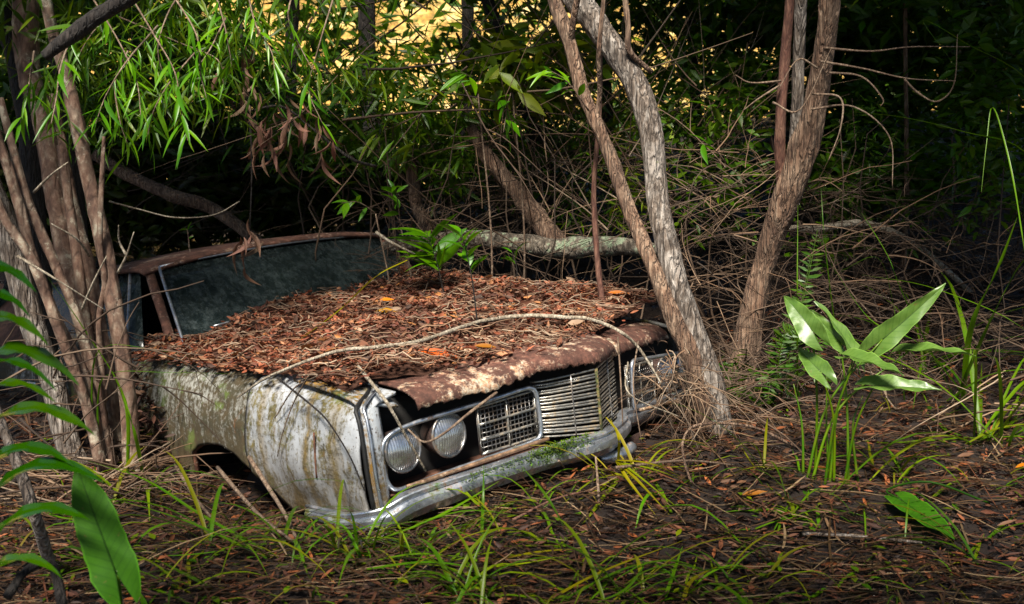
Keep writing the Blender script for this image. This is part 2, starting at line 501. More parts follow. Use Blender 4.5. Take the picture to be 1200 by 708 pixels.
M = {}
M['ground'] = mat_ground('wet_soil')
def mat_hill():
    m, t, b, N, L = new_mat('golden_light_straw')
    n1 = noise_(t, coords(t, (1, 1, .4)), 1.1, 7, .7); n2 = noise_(t, coords(t, (2.2, 1, .35)), 4.5, 6, .7)
    c = ramp(t, n1, [(.33, (.12, .065, .013)), (.44, (.38, .20, .032)), (.56, (.55, .36, .10)), (.68, (.70, .56, .30))])  # golden background light put into the straw tones
    c = mix(t, ramp(t, n2, [(.45, W3(0)), (.62, W3(.85))]), c, (.10, .07, .015))
    L.new(c, b.inputs['Base Color']); b.inputs['Roughness'].default_value = .95
    return m
M['hill'] = mat_hill()
M['bark_grey'] = mat_bark('grey_scaly_bark', (.035, .024, .018), (.19, .145, .11), (.46, .41, .36), .14, 34, (.12, .14, .04), .66)
M['bark_brown'] = mat_bark('brown_scaly_bark', (.050, .024, .014), (.22, .125, .075), (.36, .25, .17), .09, 38, (.33, .31, .25), .66)
M['bark_sap'] = mat_bark('smooth_mottled_bark', (.070, .036, .024), (.17, .095, .062), (.33, .25, .18), .5, 14, (.32, .28, .21), .57, .010, .5)
M['bark_dark'] = mat_bark('dark_bark', (.006, .004, .003), (.016, .011, .008), (.035, .025, .02), .2, 30)  # near-black bark for back trunks, sprig stems and some dead wood
M['bark_lichen'] = mat_bark('lichen_covered_bark', (.045, .035, .025), (.16, .125, .09), (.33, .29, .23), .3, 28, (.30, .38, .24), .54)
M['branch_pale'] = mat_bark('pale_dead_wood', (.10, .075, .05), (.30, .25, .18), (.52, .46, .36), .5, 40, (.16, .19, .06), .66, .004)
M['stick'] = mat_bark('brown_dead_stick', (.06, .035, .022), (.19, .12, .075), (.36, .27, .19), .4, 50, None, .6, .003)
M['vine'] = mat_bark('reddish_vine_bark', (.05, .018, .012), (.16, .065, .042), (.26, .14, .09), .15, 50, None, .6, .003)
M['twig_col'] = mat_leaf('dead_twigs', None, 0, .85, sat_=1.0, dead=(.05, .035, .025))
M['leaf_col'] = mat_leaf('green_leaves', None, .35, .45)
M['litter'] = mat_leaf('dead_leaf_litter', None, .08, .7, sat_=1.0, dead=(.045, .016, .008))
M['litter_green'] = mat_leaf('moss', None, .2, .9, dead=(.06, .08, .01))
M['straw'] = mat_leaf('dead_reed_straw', None, .05, .30, sat_=1.0, dead=(.06, .035, .015))
M['grassm'] = mat_leaf('grass_blades', None, .3, .42, dead=(.12, .13, .02))
M['leaf_willow'] = mat_leaf('willow_leaf', (.085, .235, .018), .35, .38, dead=(.06, .13, .012))
M['leaf_fern'] = mat_leaf('fern_leaf', (.07, .20, .02), .3, .35)
M['leaf_arum'] = mat_veined('arrowhead_leaf', (.115, .205, .035), (.055, .125, .014), .22, .38, 60)
M['leaf_big'] = mat_veined('broad_leaf', (.052, .175, .005), (.024, .100, .003), .40, .55, 75)
M['leaf_strap'] = mat_leaf('glossy_strap_leaf', (.022, .068, .007), .10, .16, spread=.2, dead=(.012, .036, .005))
M['leaf_orange'] = mat_leaf('orange_dead_leaf', (.36, .12, .025), .1, .6, dead=(.20, .06, .015))
M['leaf_yellow'] = mat_leaf('yellow_dead_leaf', (.46, .22, .03), .1, .6, dead=(.35, .14, .02))
M['petiole'] = mat_leaf('green_stalk', (.065, .15, .022), .1, .4, dead=(.16, .15, .03))
M['paint_front'] = mat_paint('weathered_pale_paint', .508, (.40, .42, .445), streak=.95, stripe=[(-.42, .03, .9), (-.27, .05, .5), (-.70, .03, .5)])
M['paint_rear'] = mat_paint('mossy_pale_paint', .445, (.30, .30, .27), (.046, .032, .012), .8, .95)
M['paint_dark'] = mat_paint('dim_pale_paint', .53, (.35, .35, .33))
M['bezel'] = mat_paint('bezel_paint', .47, (.40, .43, .46), (.23, .12, .012), .9, .7)
M['hood'] = mat_rust('rusted_hood', (.115, .046, .030), (.48, .42, .32), .515)
M['rust'] = mat_rust('rusted_steel', (.15, .062, .035), (.38, .31, .25), .62)
M['rust_dark'] = mat_rust('dark_rust', (.040, .018, .012), (.10, .06, .04), .66)
M['roof'] = mat_rust('rusted_roof_edge', (.13, .055, .035), (.42, .34, .29), .53)
M['chrome'] = mat_chrome('dirty_chrome', .55)
M['chrome_moss'] = mat_chrome('mossy_chrome', .535, moss=True)
M['slat'] = mat_chrome('grille_chrome', .50, (.20, .15, .09), tint=(.46, .44, .40))
M['slat_dark'] = mat_chrome('dull_grille_mesh', .50, (.15, .10, .06), tint=(.34, .33, .32))
M['tan_metal'] = mat_rust('tan_rusty_strip', (.19, .11, .06), (.42, .33, .23), .5, .5)
M['mossy_bar'] = mat_rust('mossy_bar', (.05, .06, .015), (.10, .14, .02), .5)
M['black_gap_trim'] = mat_plain('black_gap_and_rubber', (.010, .010, .010), .6, 0, 30)  # black for the gap shade strips and the steering wheel
M['black'] = mat_plain('opening_shade_black', (.008, .007, .006), .9, 0, 12)  # near-black, the shade of recesses and openings put into the colour
M['rubber'] = mat_plain('old_tyre_rubber', (.018, .017, .016), .9, 0, 30)
M['vinyl'] = mat_plain('mouldy_vinyl', (.030, .030, .028), .7, 0, 20)

def mat_lens():
    m, t, b, N, L = new_mat('clouded_lamp_glass')
    vo = coords(t)
    n1 = noise_(t, vo, 16, 6, .6); n2 = noise_(t, vo, 60, 5)
    L.new(ramp(t, n1, [(.3, (.34, .33, .31)), (.55, (.66, .68, .70)), (.75, (.36, .30, .22))]), b.inputs['Base Color'])
    b.inputs['Metallic'].default_value = .85
    L.new(ramp(t, n1, [(.3, W3(.08)), (.7, W3(.30))]), b.inputs['Roughness'])
    b.inputs['Coat Weight'].default_value = .6; b.inputs['Coat Roughness'].default_value = .08
    wv = nd(t, 'ShaderNodeTexWave', Scale=34.0, Distortion=1.0, bands_direction='Y'); L.new(vo, wv.inputs[0])
    bump(t, b, mix(t, .4, wv.outputs['Fac'], n2), .55, .004)
    return m
M['lens'] = mat_lens()
def mat_glass():
    m, t, b, N, L = new_mat('grimy_windscreen_glass')
    vo = coords(t)
    n1 = noise_(t, coords(t, (1.6, 1.6, .7)), 11, 12, .85); n2 = noise_(t, vo, 70, 6, .7)
    L.new(mix(t, ramp(t, n1, [(.42, W3(0)), (.62, W3(1))]), (.010, .016, .017), mix(t, ramp(t, n2, [(.42, W3(0)), (.60, W3(1))]), (.018, .028, .029), (.06, .075, .075))), b.inputs['Base Color'])
    L.new(ramp(t, n1, [(.35, W3(.08)), (.65, W3(.42))]), b.inputs['Roughness'])
    b.inputs['Specular IOR Level'].default_value = .5
    tr = nd(t, 'ShaderNodeBsdfTransparent'); tr.inputs[0].default_value = (.55, .65, .6, 1)
    ms = nd(t, 'ShaderNodeMixShader'); L.new(ramp(t, n1, [(.40, W3(.45)), (.6, W3(.05))]), ms.inputs[0])
    L.new(b.outputs[0], ms.inputs[1]); L.new(tr.outputs[0], ms.inputs[2]); L.new(ms.outputs[0], N['Material Output'].inputs[0])
    return m
M['glass'] = mat_glass()

# ------------------------------------------------------------------ ground, and a made-up hill for the golden light
def sheet(name, xs, ys, zf, mat):
    X, Y = np.meshgrid(xs, ys, indexing='ij')
    V = np.stack([X, Y, zf(X, Y)], -1); a, b = X.shape
    i = np.arange(a - 1)[:, None] * b; j = np.arange(b - 1)[None]
    F = np.stack([i + j, i + b + j, i + b + j + 1, i + j + 1], -1)
    return tag(link(name, mesh_quads(name, V, F), mat), kind='structure')
xs = np.r_[np.linspace(-120, -8, 16), np.linspace(-7.5, -3.6, 20), np.linspace(-3.5, 3.5, 220), np.linspace(3.6, 7.5, 20), np.linspace(8, 120, 16)]
ys = np.r_[np.linspace(-60, 0, 12), np.linspace(.5, 2, 16), np.linspace(2.05, 7, 210), np.linspace(7.2, 16, 40), np.linspace(17, 140, 16)]
sheet('ground', xs, ys, lambda X, Y: np.minimum(ground_z(X, Y), 2), M['ground'])
def hill_z(X, Y):
    q = np.stack([X * .35, Y * .35, 0 * X], -1)
    return .6 + 11 * smooth(17.5, 44, Y) + .5 * vnoise(q) * smooth(17, 20, Y) + .12 * vnoise(q * 5)
hs = sheet('hill', np.linspace(-60, 60, 160), np.linspace(17, 60, 90), hill_z, M['hill'])  # made-up bank behind the wood, coloured to give the golden light

# ------------------------------------------------------------------ the car
CARP = [0.3764410811787078, 4.101092989566561, -0.37042202195149637, 0.027694049452385263, -0.11194712713594582, -0.784994204555692]
CARM = Matrix.Rotation(CARP[5], 3, 'Z') @ Matrix.Rotation(CARP[4], 3, 'Y') @ Matrix.Rotation(CARP[3], 3, 'X')
CR = np.array(CARM); CO = np.array(CARP[:3])
def car2w(p): return np.asarray(p, float) @ CR.T + CO
CCAM = CR.T @ (np.array([0, 0, CAM_H]) - CO)
def cp(u, v, n, k):
    """car-frame point on the plane n.p = k seen at photo position u, v"""
    d = CR.T @ ray(u, v); n = np.array(n, float)
    return CCAM + d * ((k - n @ CCAM) / (n @ d))
KV = math.tan(R(13))
def vfront(y, off=0.0): return -KV * abs(y) + off
FL = lambda u, v, off=0.0: cp(u, v, (1, -KV, 0), off)     # swept nose, the half nearest the camera
SD = lambda u, v, y=-.97: cp(u, v, (0, 1, 0), y)

car = thing('abandoned_car', 'rusted old sedan car sunk in the swamp with dead leaves on its hood', 'car')
car.location = Vector(CARP[:3]); car.rotation_euler = CARM.to_euler()
def cpart(name, V, F, mat, parent=None, solid=0.0, sm=True, label=None):
    o = link(name, mesh_quads(name, V, F, None, sm), mat, parent or car)
    if solid:
        md = o.modifiers.new('thickness', 'SOLIDIFY'); md.thickness = solid; md.offset = -1
    if label: o['label'] = label
    return o
def top_z(x): return np.interp(x, [-4.8, -2.8, -1.75, -1.2, -.84, -.6, -.4, -.15], [.90, .98, .955, .92, .90, .885, .858, .815])
def arch_z(x):
    """lower edge of the fender with the wheel opening cut in"""
    zb = np.interp(x, [-5, -1.34, -.70, -.15], [.36, .36, .40, .44])
    a = np.interp(x, [-1.335, -1.325, -1.30, -1.25, -1.16, -1.05, -.97, -.90, -.80, -.72, -.66, -.60], [.36, .52, .575, .605, .622, .624, .60, .565, .51, .455, .41, .36])
    return max(zb, a)
def side_y(x, k):
    """half width of the body at profile position k = 0 (top edge) .. 1 (bottom)"""
    bulge = [(0, .80), (.03, .86), (.08, .915), (.14, .945), (.22, .962), (.40, .982), (.60, .985), (.80, .972), (1, .945)]
    y = np.interp(k, [b[0] for b in bulge], [b[1] for b in bulge])
    return y - .02 * smooth(-.45, -.15, x)
def side_pt(x, k, s=-1):
    zt, zb = top_z(x), arch_z(x)
    drop = np.interp(k, [0, .03, .08, .14, .22, 1], [0, .005, .018, .05, .12, 1])
    full = .42
    z = zt - drop * (zt - full)
    z = zt - (zt - zb) * (zt - z) / (zt - full)
    yy = side_y(x, (zt - z) / (zt - full))
    dent = .012 * float(vnoise(np.array([[x * 6, z * 7, s * 3.0]]))[0]) + .004 * float(vnoise(np.array([[x * 23, z * 25, s]]))[0])
    return (x, s * (yy + dent), z)
ks = np.r_[0, .03, .08, .14, .22, np.linspace(.27, 1, 22)]
# near side: nose panel, arch panel, door, rear quarter
V, F = grid(lambda x, k: side_pt(x, k), np.linspace(-.20, -.855, 36), ks)
fen = cpart('front_fender', V, F, M['paint_front'], solid=.012, label='pale scratched front fender panel with moss streaks')
V, F = grid(lambda x, k: side_pt(x, k), np.linspace(-.872, -1.74, 60), ks)
fen2 = cpart('rear_fender', V, F, M['paint_rear'], solid=.012, label='mossy fender panel over the wheel arch')
V, F = tube([np.array(side_pt(-.8635, k)) + (0, .003, 0) for k in np.linspace(.03, 1, 12)], [.012] * 12, 6, 2)
cpart('panel_gap', V, F, M['black_gap_trim'], fen2)  # black tube standing in for the shade in the panel gap
ax = np.linspace(-1.333, -.64, 40)
lip = [np.array(side_pt(x, 1.0)) + (0, .004, .004) for x in ax]
V, F = tube(lip, [.011] * len(lip), 6, 1, .2, 30)
cpart('arch_lip', V, F, M['rust'], fen2)
V, F = grid(lambda x, k: side_pt(x, k), np.linspace(-1.755, -2.95, 24), ks)
dr = cpart('door', V, F, M['paint_rear'], solid=.012)
V, F = tube([(-2.62, -.985, .80), (-2.70, -1.02, .80), (-2.82, -1.02, .80), (-2.88, -.985, .80)], [.012] * 4, 6, 3)
cpart('handle', V, F, M['chrome'], dr)
V, F = grid(lambda x, k: side_pt(x, k), np.linspace(-2.965, -4.85, 30), ks)
cpart('rear_quarter_panel', V, F, M['paint_rear'], solid=.012)
# far side
V, F = grid(lambda x, k: side_pt(x, k, 1), np.linspace(-.20, -1.74, 60), ks)
cpart('front_fender', V, F[:, ::-1], M['paint_dark'], solid=.012, label='far front fender with a rusted top edge')
V, F = grid(lambda x, k: side_pt(x, k, 1), np.linspace(-1.755, -2.95, 20), ks)
cpart('door', V, F[:, ::-1], M['paint_dark'], solid=.012)
V, F = grid(lambda x, k: side_pt(x, k, 1), np.linspace(-2.965, -4.85, 20), ks)
cpart('rear_quarter_panel', V, F[:, ::-1], M['paint_dark'], solid=.012)
V, F = grid(lambda x, y: (x, y, top_z(-4.2) + .03 * math.cos(y * 1.6) - .02 * (x + 3.9) ** 2), np.linspace(-3.75, -4.86, 10), np.linspace(-.84, .84, 12))
cpart('trunk_lid', V, F, M['rust'], solid=.01)
b = Bag().add(*box(-4.90, -4.855, -.93, .93, .42, .86)); cpart('rear_panel', b.V[0], b.F[0], M['paint_dark'], sm=False)
# wheel well and flat tyre
V, F = grid(lambda a, y: (-1.02 + .40 * math.cos(a), y, .40 + .30 * math.sin(a)), np.linspace(.05, math.pi - .05, 16), np.linspace(-.93, -.55, 4))
cpart('wheel_well', V, F, M['black'], solid=.01)
V, F = grid(lambda x, z: (x, -.55, z), np.linspace(-1.45, -.55, 4), np.linspace(.05, .75, 3))
cpart('inner_wing', V, F, M['black'], solid=.01)
an = np.linspace(0, 2 * math.pi, 25)
V, F = tube([(-1.02 + .24 * math.cos(a), -.75, .21 + .24 * math.sin(a)) for a in an], [.085] * 25, 10, 1, cap=False)
wh = cpart('wheel', V, F, M['rubber'])
V, F = grid(lambda a, r: (-1.02 + r * math.cos(a), -.80 + .1 * r, .21 + r * math.sin(a)), an, np.array([.01, .06, .10, .17]))
cpart('rim', V, F, M['rust_dark'], wh, .006)

# nose: bezel at the corner of the near fender
def bez(z, k):
    zt = .815
    f = np.interp(z, [.44, .60, .72, .79, zt], [0, 0, .008, .035, .08])
    y0, x0 = -.955, -.178
    y1, x1 = -.885, vfront(-.885, .02)
    return (x0 + (x1 - x0) * k - f * .9 + .012 * math.sin(k * math.pi), y0 + (y1 - y0) * k + f * .5, z)
V, F = grid(bez, np.linspace(.44, .815, 14), np.linspace(0, 1, 6))
cpart('headlight_bezel', V, F[:, ::-1], M['bezel'], solid=.014, label='corner bezel streaked yellow with lichen')
# nose top panel between fender and headlight frame
def nosetop(y, k):
    x = -.22 - .38 * k if y < -.90 else vfront(y, -.01) - .36 * k
    z0 = np.interp(y, [-.95, -.86, -.78], [.80, .795, .775])
    return (x, y, z0 + (.085 * k ** .6) * (1 if y > -.93 else .95))
V, F = grid(nosetop, np.linspace(-.93, -.79, 7), np.linspace(0, 1, 8))
cpart('nose_panel', V, F, M['bezel'], solid=.01)
# black tubes as the shade of the gap, bright moulding round the near fender
edge = [side_pt(x, .05) for x in np.linspace(-.86, -.30, 10)] + [(-.215, -.945, .80), (-.185, -.962, .755), (-.172, -.966, .68), (-.168, -.964, .56), (-.166, -.955, .455)]
edge = np.array(edge)
V, F = tube(edge + (.006, -.006, .010), [.0075] * len(edge), 6, 3)
cpart('gap_shade_strip', V, F, M['black_gap_trim'])
V, F = tube(edge + (.026, .012, .014), [.0055] * len(edge), 6, 3)
cpart('chrome_moulding', V, F, M['chrome'])
V, F = tube([side_pt(x, .03) for x in np.linspace(-1.72, -.90, 14)], [.007] * 14, 5, 2)
cpart('gap_shade_strip', V, F, M['black_gap_trim'])  # black tube drawn for the shade between hood and fender
V, F = tube([(x, -.972 + .02 * abs(x + .3), .437) for x in np.linspace(-.55, -.15, 6)], [.008] * 6, 6, 2)
cpart('chrome_moulding', V, F, M['chrome'])
V, F = tube([(-.42, -.998, .56), (-.415, -.998, .63), (-.41, -.995, .72)], [.004] * 3, 5, 3)
cpart('crease', V, F, M['rust'], fen)

# headlight and grille assemblies, each side
def vpt(y, z, off=0.0): return (vfront(y, off), y, z)
for s in (-1, 1):                # -1: the half nearest the camera
    fr = [(447, 535), (449, 521), (458, 509), (480, 498), (523, 484), (570, 470), (610, 457), (622, 455), (628, 461), (631, 477), (634, 500), (633, 511), (626, 517), (600, 527), (560, 541), (520, 555), (480, 570), (463, 574), (453, 563), (447, 535)]
    pts = [FL(u, v, .035) * (1, -s, 1) for u, v in fr]
    V, F = tube(pts, [.0085] * len(pts), 8, 4, .06, 30, cap=False)
    sur = cpart('grille_surround', V, F, M['chrome'], label='thin chrome frame round the headlights' if s < 0 else None)
    # recess behind: floor shelf, back wall
    yy = np.linspace(-.88, -.25, 8) * (-s)
    V, F = grid(lambda y, k: vpt(y, .50 + .05 * (.88 - abs(y)) / .63 - .004, .03 - .16 * k), yy, np.linspace(0, 1, 5))
    cpart('recess_floor', V, F if s > 0 else F[:, ::-1], M['rust'], sur, .006)
    V, F = grid(lambda y, z: vpt(y, z, -.11), yy, np.linspace(.46, .80, 5))
    cpart('recess_wall', V, F if s < 0 else F[:, ::-1], M['black'], sur, .006)
    # tan lower strip above the bumper
    pts = [vpt(y * -s, .505 + .055 * (.86 - y) / .6, .055) for y in np.linspace(.84, .27, 8)]
    V, F = tube(np.array(pts) + (.012, 0, .014), [.0075] * 8, 6, 2, .25, 25)
    cpart('lower_strip', V, F, M['tan_metal'], sur)
    # lamps
    for y, z in ((-.808, .638), (-.632, .655)):
        y = -s * y
        c = np.array(vpt(y, z, .022)); ax_ = np.array([1, 0, 0.04]); ax_ = ax_ / np.linalg.norm(ax_)
        yv = np.array([0, 1, 0]); zv = np.cross(ax_, yv)
        def lampf(a, r, rr=.073):
            bul = .022 * (1 - (r / rr) ** 2) + (.0 if r <= rr else -.03)
            return c + ax_ * bul + (yv * math.cos(a) + zv * math.sin(a)) * r
        V, F = grid(lampf, np.linspace(0, 2 * math.pi, 33), np.array([.0005, .012, .025, .04, .055, .065, .072]))
        hl = cpart('headlight', V, F, M['lens'])
        ring = [c + (yv * math.cos(a) + zv * math.sin(a)) * .075 for a in np.linspace(0, 2 * math.pi, 29)]
        V, F = tube(ring, [.006] * 29, 6, 1, cap=False)
        cpart('rim', V, F, M['slat_dark'], hl)
        V, F = grid(lambda a, k: c - ax_ * (.09 * k) + (yv * math.cos(a) + zv * math.sin(a)) * (.078 - .02 * k), np.linspace(0, 2 * math.pi, 25), np.linspace(0, 1, 3))
        cpart('bucket', V, F, M['rust_dark'], hl, .004)
    # egg-crate inset
    bg_ = Bag(); y0, y1 = .268, .505
    def zz(y, k): return .562 + .012 * (.5 - y) / .24 + k * .172
    for k in np.linspace(0, 1, 11):
        bg_.add(*tube([vpt(y * -s, zz(y, k), .004) for y in np.linspace(y0, y1, 5)], [.0028] * 5, 4, 1))
    for y in np.linspace(y0, y1, 15):
        bg_.add(*tube([vpt(y * -s, zz(y, k), .004) for k in (0, .5, 1)], [.0026] * 3, 4, 1))
    ins = link('grille_mesh', bg_.mesh('grille_mesh'), M['slat_dark'], car)
    for k in (0, .30, .63, 1):
        V, F = tube([vpt(y * -s, zz(y, k) + .004 * math.sin(y * 9), .014 if 0 < k < 1 else .01) for y in np.linspace(y0, y1, 5)], [.0052] * 5, 6, 2)
        cpart('bar', V, F, M['slat'], ins)
    for y in (y0, y0 + .5 * (y1 - y0), y1):
        V, F = tube([vpt(y * -s, zz(y, k), .012) for k in (0, .5, 1)], [.0045] * 3, 6, 1)
        cpart('bar', V, F, M['slat'], ins)

# centre grille: bowed slats meeting at a prow
cg = bpy.data.objects.new('centre_grille', None); SC.collection.objects.link(cg); cg.parent = car
cg['label'] = 'tarnished centre grille of thin horizontal slats meeting in a point'
NS = 18
PY = [-.247, -.236, -.20, -.12, -.06, -.03, 0, .05, .13, .185, .20]
PX = [-.085, -.062, -.030, .016, .042, .050, .038, .016, -.018, -.042, -.070]
ZB = [SD(634, 512, -.247)[2], SD(693, 505, -.03)[2], SD(722, 485, .195)[2]]
ZT = [SD(634, 449, -.247)[2], SD(693, 433, -.03)[2], SD(722, 414, .195)[2]]
def slat_pt(y, k):
    a = np.interp(y, [-.247, -.03, .195], ZB); b_ = np.interp(y, [-.247, -.03, .195], ZT)
    return (np.interp(y, PY, PX), y, a + (b_ - a) * k)
for i in range(NS):
    k = i / (NS - 1)
    pts = [np.array(slat_pt(y, k)) + (0, 0, .002 * math.sin(i * 2.7 + y * 8)) for y in PY]
    V, F = tube(pts, [.0034] * len(pts), 6, 2, .12, 30, flat=1.3)
    cpart('slat', V, F, M['slat'], cg)
for y in (-.13, -.03, .10):
    V, F = tube([np.array(slat_pt(y, k)) + (.004, 0, 0) for k in (-.02, .5, 1.02)], [.006 if y == -.03 else .003] * 3, 6, 2)
    cpart('divider', V, F, M['mossy_bar'] if y == -.03 else M['slat_dark'], cg)
V, F = grid(lambda y, z: vpt(y, z, -.10), np.array([-.25, -.12, 0, .12, .25]), np.linspace(.52, .83, 4))
cpart('radiator', V, F[:, ::-1], M['black'], cg, .008)
# radiator support behind the hood lip
V, F = grid(lambda y, z: vpt(y, z, -.13), np.linspace(-.88, .88, 11), np.linspace(.30, .80, 4))
cpart('radiator_support', V, F[:, ::-1], M['black'], None, .01)

# bumper: bent blade with a centre step
bt = [FL(455, 586, .09), FL(481, 573, .09), FL(550, 549, .09), FL(620, 526, .09), FL(665, 514, .09), FL(708, 502, .09)]
bt = [np.array([p[0], p[1], p[2]]) for p in bt]
topline = [(-.50, -1.005, .452), (-.33, -1.005, .458), (-.20, -.985, .472), (-.135, -.93, .487)] + bt[1:]
topline += [(.035, .13, .585), (-.035, .22, .592), (-.06, .40, .588), (-.10, .60, .585), (-.16, .80, .58)]
topline = spline(np.array(topline), 4)
prof = [(-.05, -.004), (-.01, .0), (.014, -.002), (.018, -.008), (.016, -.024), (.010, -.030), (.024, -.042), (.034, -.050), (.035, -.070), (.032, -.092), (.022, -.104), (-.005, -.135), (-.06, -.150)]
V = []
nb = len(topline)
for i, p in enumerate(topline):
    tdir = topline[min(i + 1, nb - 1)] - topline[max(i - 1, 0)]; tdir[2] = 0; tdir /= np.linalg.norm(tdir)
    out = np.array([tdir[1], -tdir[0], 0])
    if out @ np.array([1, -.6, 0]) < 0: out = -out
    sc = np.interp(i / nb, [0, .12, .25, .6, .75, 1], [.22, .50, .66, .62, .60, .6])
    for a, z in prof:
        q = p + out * a * sc; q = q + np.array([0, 0, -.012 + z * sc + .005 * float(vnoise(np.array([[q[0] * 7, q[1] * 7, z * 30]]))[0])])
        V.append(q)
mF = len(prof); i = np.arange(nb - 1)[:, None] * mF; j = np.arange(mF - 1)[None]
F = np.stack([i + j, i + j + 1, i + mF + j + 1, i + mF + j], -1).reshape(-1, 4)
cpart('front_bumper', np.array(V), F, M['chrome_moss'], None, .006, label='dented chrome front bumper overgrown with moss')
bm_ = SC.collection.objects['front_bumper'].modifiers.new('edges', 'EDGE_SPLIT'); bm_.split_angle = R(28)
V, F = tube([(.02, -.02, .44), (.06, .06, .445), (.05, .14, .455)], [.022, .026, .024], 10, 4, .1)
cpart('bumper_overrider', V, F, M['chrome'])
V, F = grid(lambda y, k: (vfront(y, .02 - .05 * k), y, .47 - .30 * k), np.linspace(-.93, .9, 12), np.linspace(0, 1, 4))
cpart('valance', V, F[:, ::-1], M['rust_dark'], None, .01)

# hood
_lp = [FL(u, v, .068) for u, v in ((470, 477), (523, 467), (585, 453), (640, 434))]
LIPY = [-.9] + [float(p[1]) for p in _lp] + [-.02, .12, .18, .205, .225, .8]
LIPZ = [float(_lp[0][2]) - .01] + [float(p[2]) + .030 for p in _lp] + [.842, .850, .850, .835, .815, .825]
def hood_lip(y):
    x = vfront(y, .068) if y < -.02 else .063 - .48 * (y + .02)
    if y > .215: x = vfront(y, -.055)
    z = np.interp(y, LIPY, LIPZ)
    return x, z
def hood_pt(y, k):
    x0, z0 = hood_lip(y)
    rag = (.003 * float(vnoise(np.array([[y * 18, 1.0, 0]]))[0]) + .007 * float(vnoise(np.array([[y * 110, 4.0, 0]]))[0])) if k == 0 else 0
    L_ = x0 + 1.76
    x = x0 - L_ * k
    rise = np.interp(k * L_, [0, .012, .05, .12, .22, .5, 1.0, 1.7], [-.030, .0, .022, .038, .050, .068, .088, .115])
    z = z0 + rise + rag - .02 * (abs(y) / .8) ** 3 + .003 * float(vnoise(np.array([[x * 5, y * 4, 2]]))[0])
    return (x, y, z)
hk = np.r_[0, .007, .02, .035, .05, .07, .09, .12, .16, .2, .3, .45, .6, .8, 1]
V, F = grid(hood_pt, np.linspace(-.77, .205, 150), hk)
cpart('hood', V, F, M['hood'], None, .010, label='rusted hood with a ragged front lip and flaking white paint')
V, F = grid(hood_pt, np.linspace(.225, .80, 60), hk)
cpart('hood_edge', V, F, M['hood'], None, .010)
# slot vents in the front of the hood
for dy in (0, .022, .044):
    V, F = tube([np.array(hood_pt(.10 + dy, .022)) + (.003, 0, .003), np.array(hood_pt(.093 + dy, .05)) + (.003, 0, .003)], [.0055, .0055], 6, 2)
    cpart('vent_slot', V, F, M['black'])
# cowl
V, F = grid(lambda x, y: (x, y, .945 + .03 * (-1.72 - x)), np.linspace(-1.70, -2.05, 4), np.linspace(-.82, .82, 6))
cpart('cowl', V, F, M['rust'], None, .008)
# hinge plate sticking out of the litter
V, F = grid(lambda a, b_: SD(255 + 72 * a, 402 + 17 * a - 3 * math.sin(a * 3), -.50) + np.array([-.05 * b_, .085 * b_, .022 * b_ + .012 * math.sin(b_ * 3)]), np.linspace(0, 1, 8), np.linspace(0, 1, 5))
cpart('hinge_plate', V, F, M['rust_dark'], None, .006, label='dark steel plate sticking out of the leaf litter')

# windscreen, pillars, roof, side glass
WN = np.array([.38, 0, .45]); WK = float(WN @ np.array([-1.8, 0, .98]))
WS = lambda u, v, off=0.0: cp(u, v, WN, WK + off)
tl, tr = WS(186, 315), WS(441, 277)
bl, br = np.array([-1.66, -.755, 0]), np.array([-1.70, .86, 0])
for q in (bl, br): q[2] = (WK - .38 * q[0]) / .45
def wpt(a, k):
    p = (tl * (1 - a) + tr * a) * k + (bl * (1 - a) + br * a) * (1 - k)
    return p + np.array([.06, 0, .035]) * (4 * a * (1 - a)) * .8
V, F = grid(wpt, np.linspace(0, 1, 14), np.linspace(0, 1, 8))
ws = cpart('windscreen', V, F[:, ::-1], M['glass'], None, .006, label='grimy dark windscreen')
fr = [wpt(a, 1.0) + (.012, 0, .008) for a in np.linspace(0, 1, 10)]
V, F = tube(fr, [.008] * 10, 6, 2); cpart('chrome_trim', V, F, M['chrome'], ws)
fr = [wpt(0, k) + (.012, -.004, .006) for k in np.linspace(0, 1, 6)]
V, F = tube(fr, [.008] * 6, 6, 2); cpart('chrome_trim', V, F, M['chrome'], ws)
fr = [wpt(a, .30 + .1 * a) + (.014, 0, .01) for a in np.linspace(.10, .27, 5)]
V, F = tube(fr, [.005] * 5, 6, 2); cpart('wiper', V, F, M['chrome'], ws)
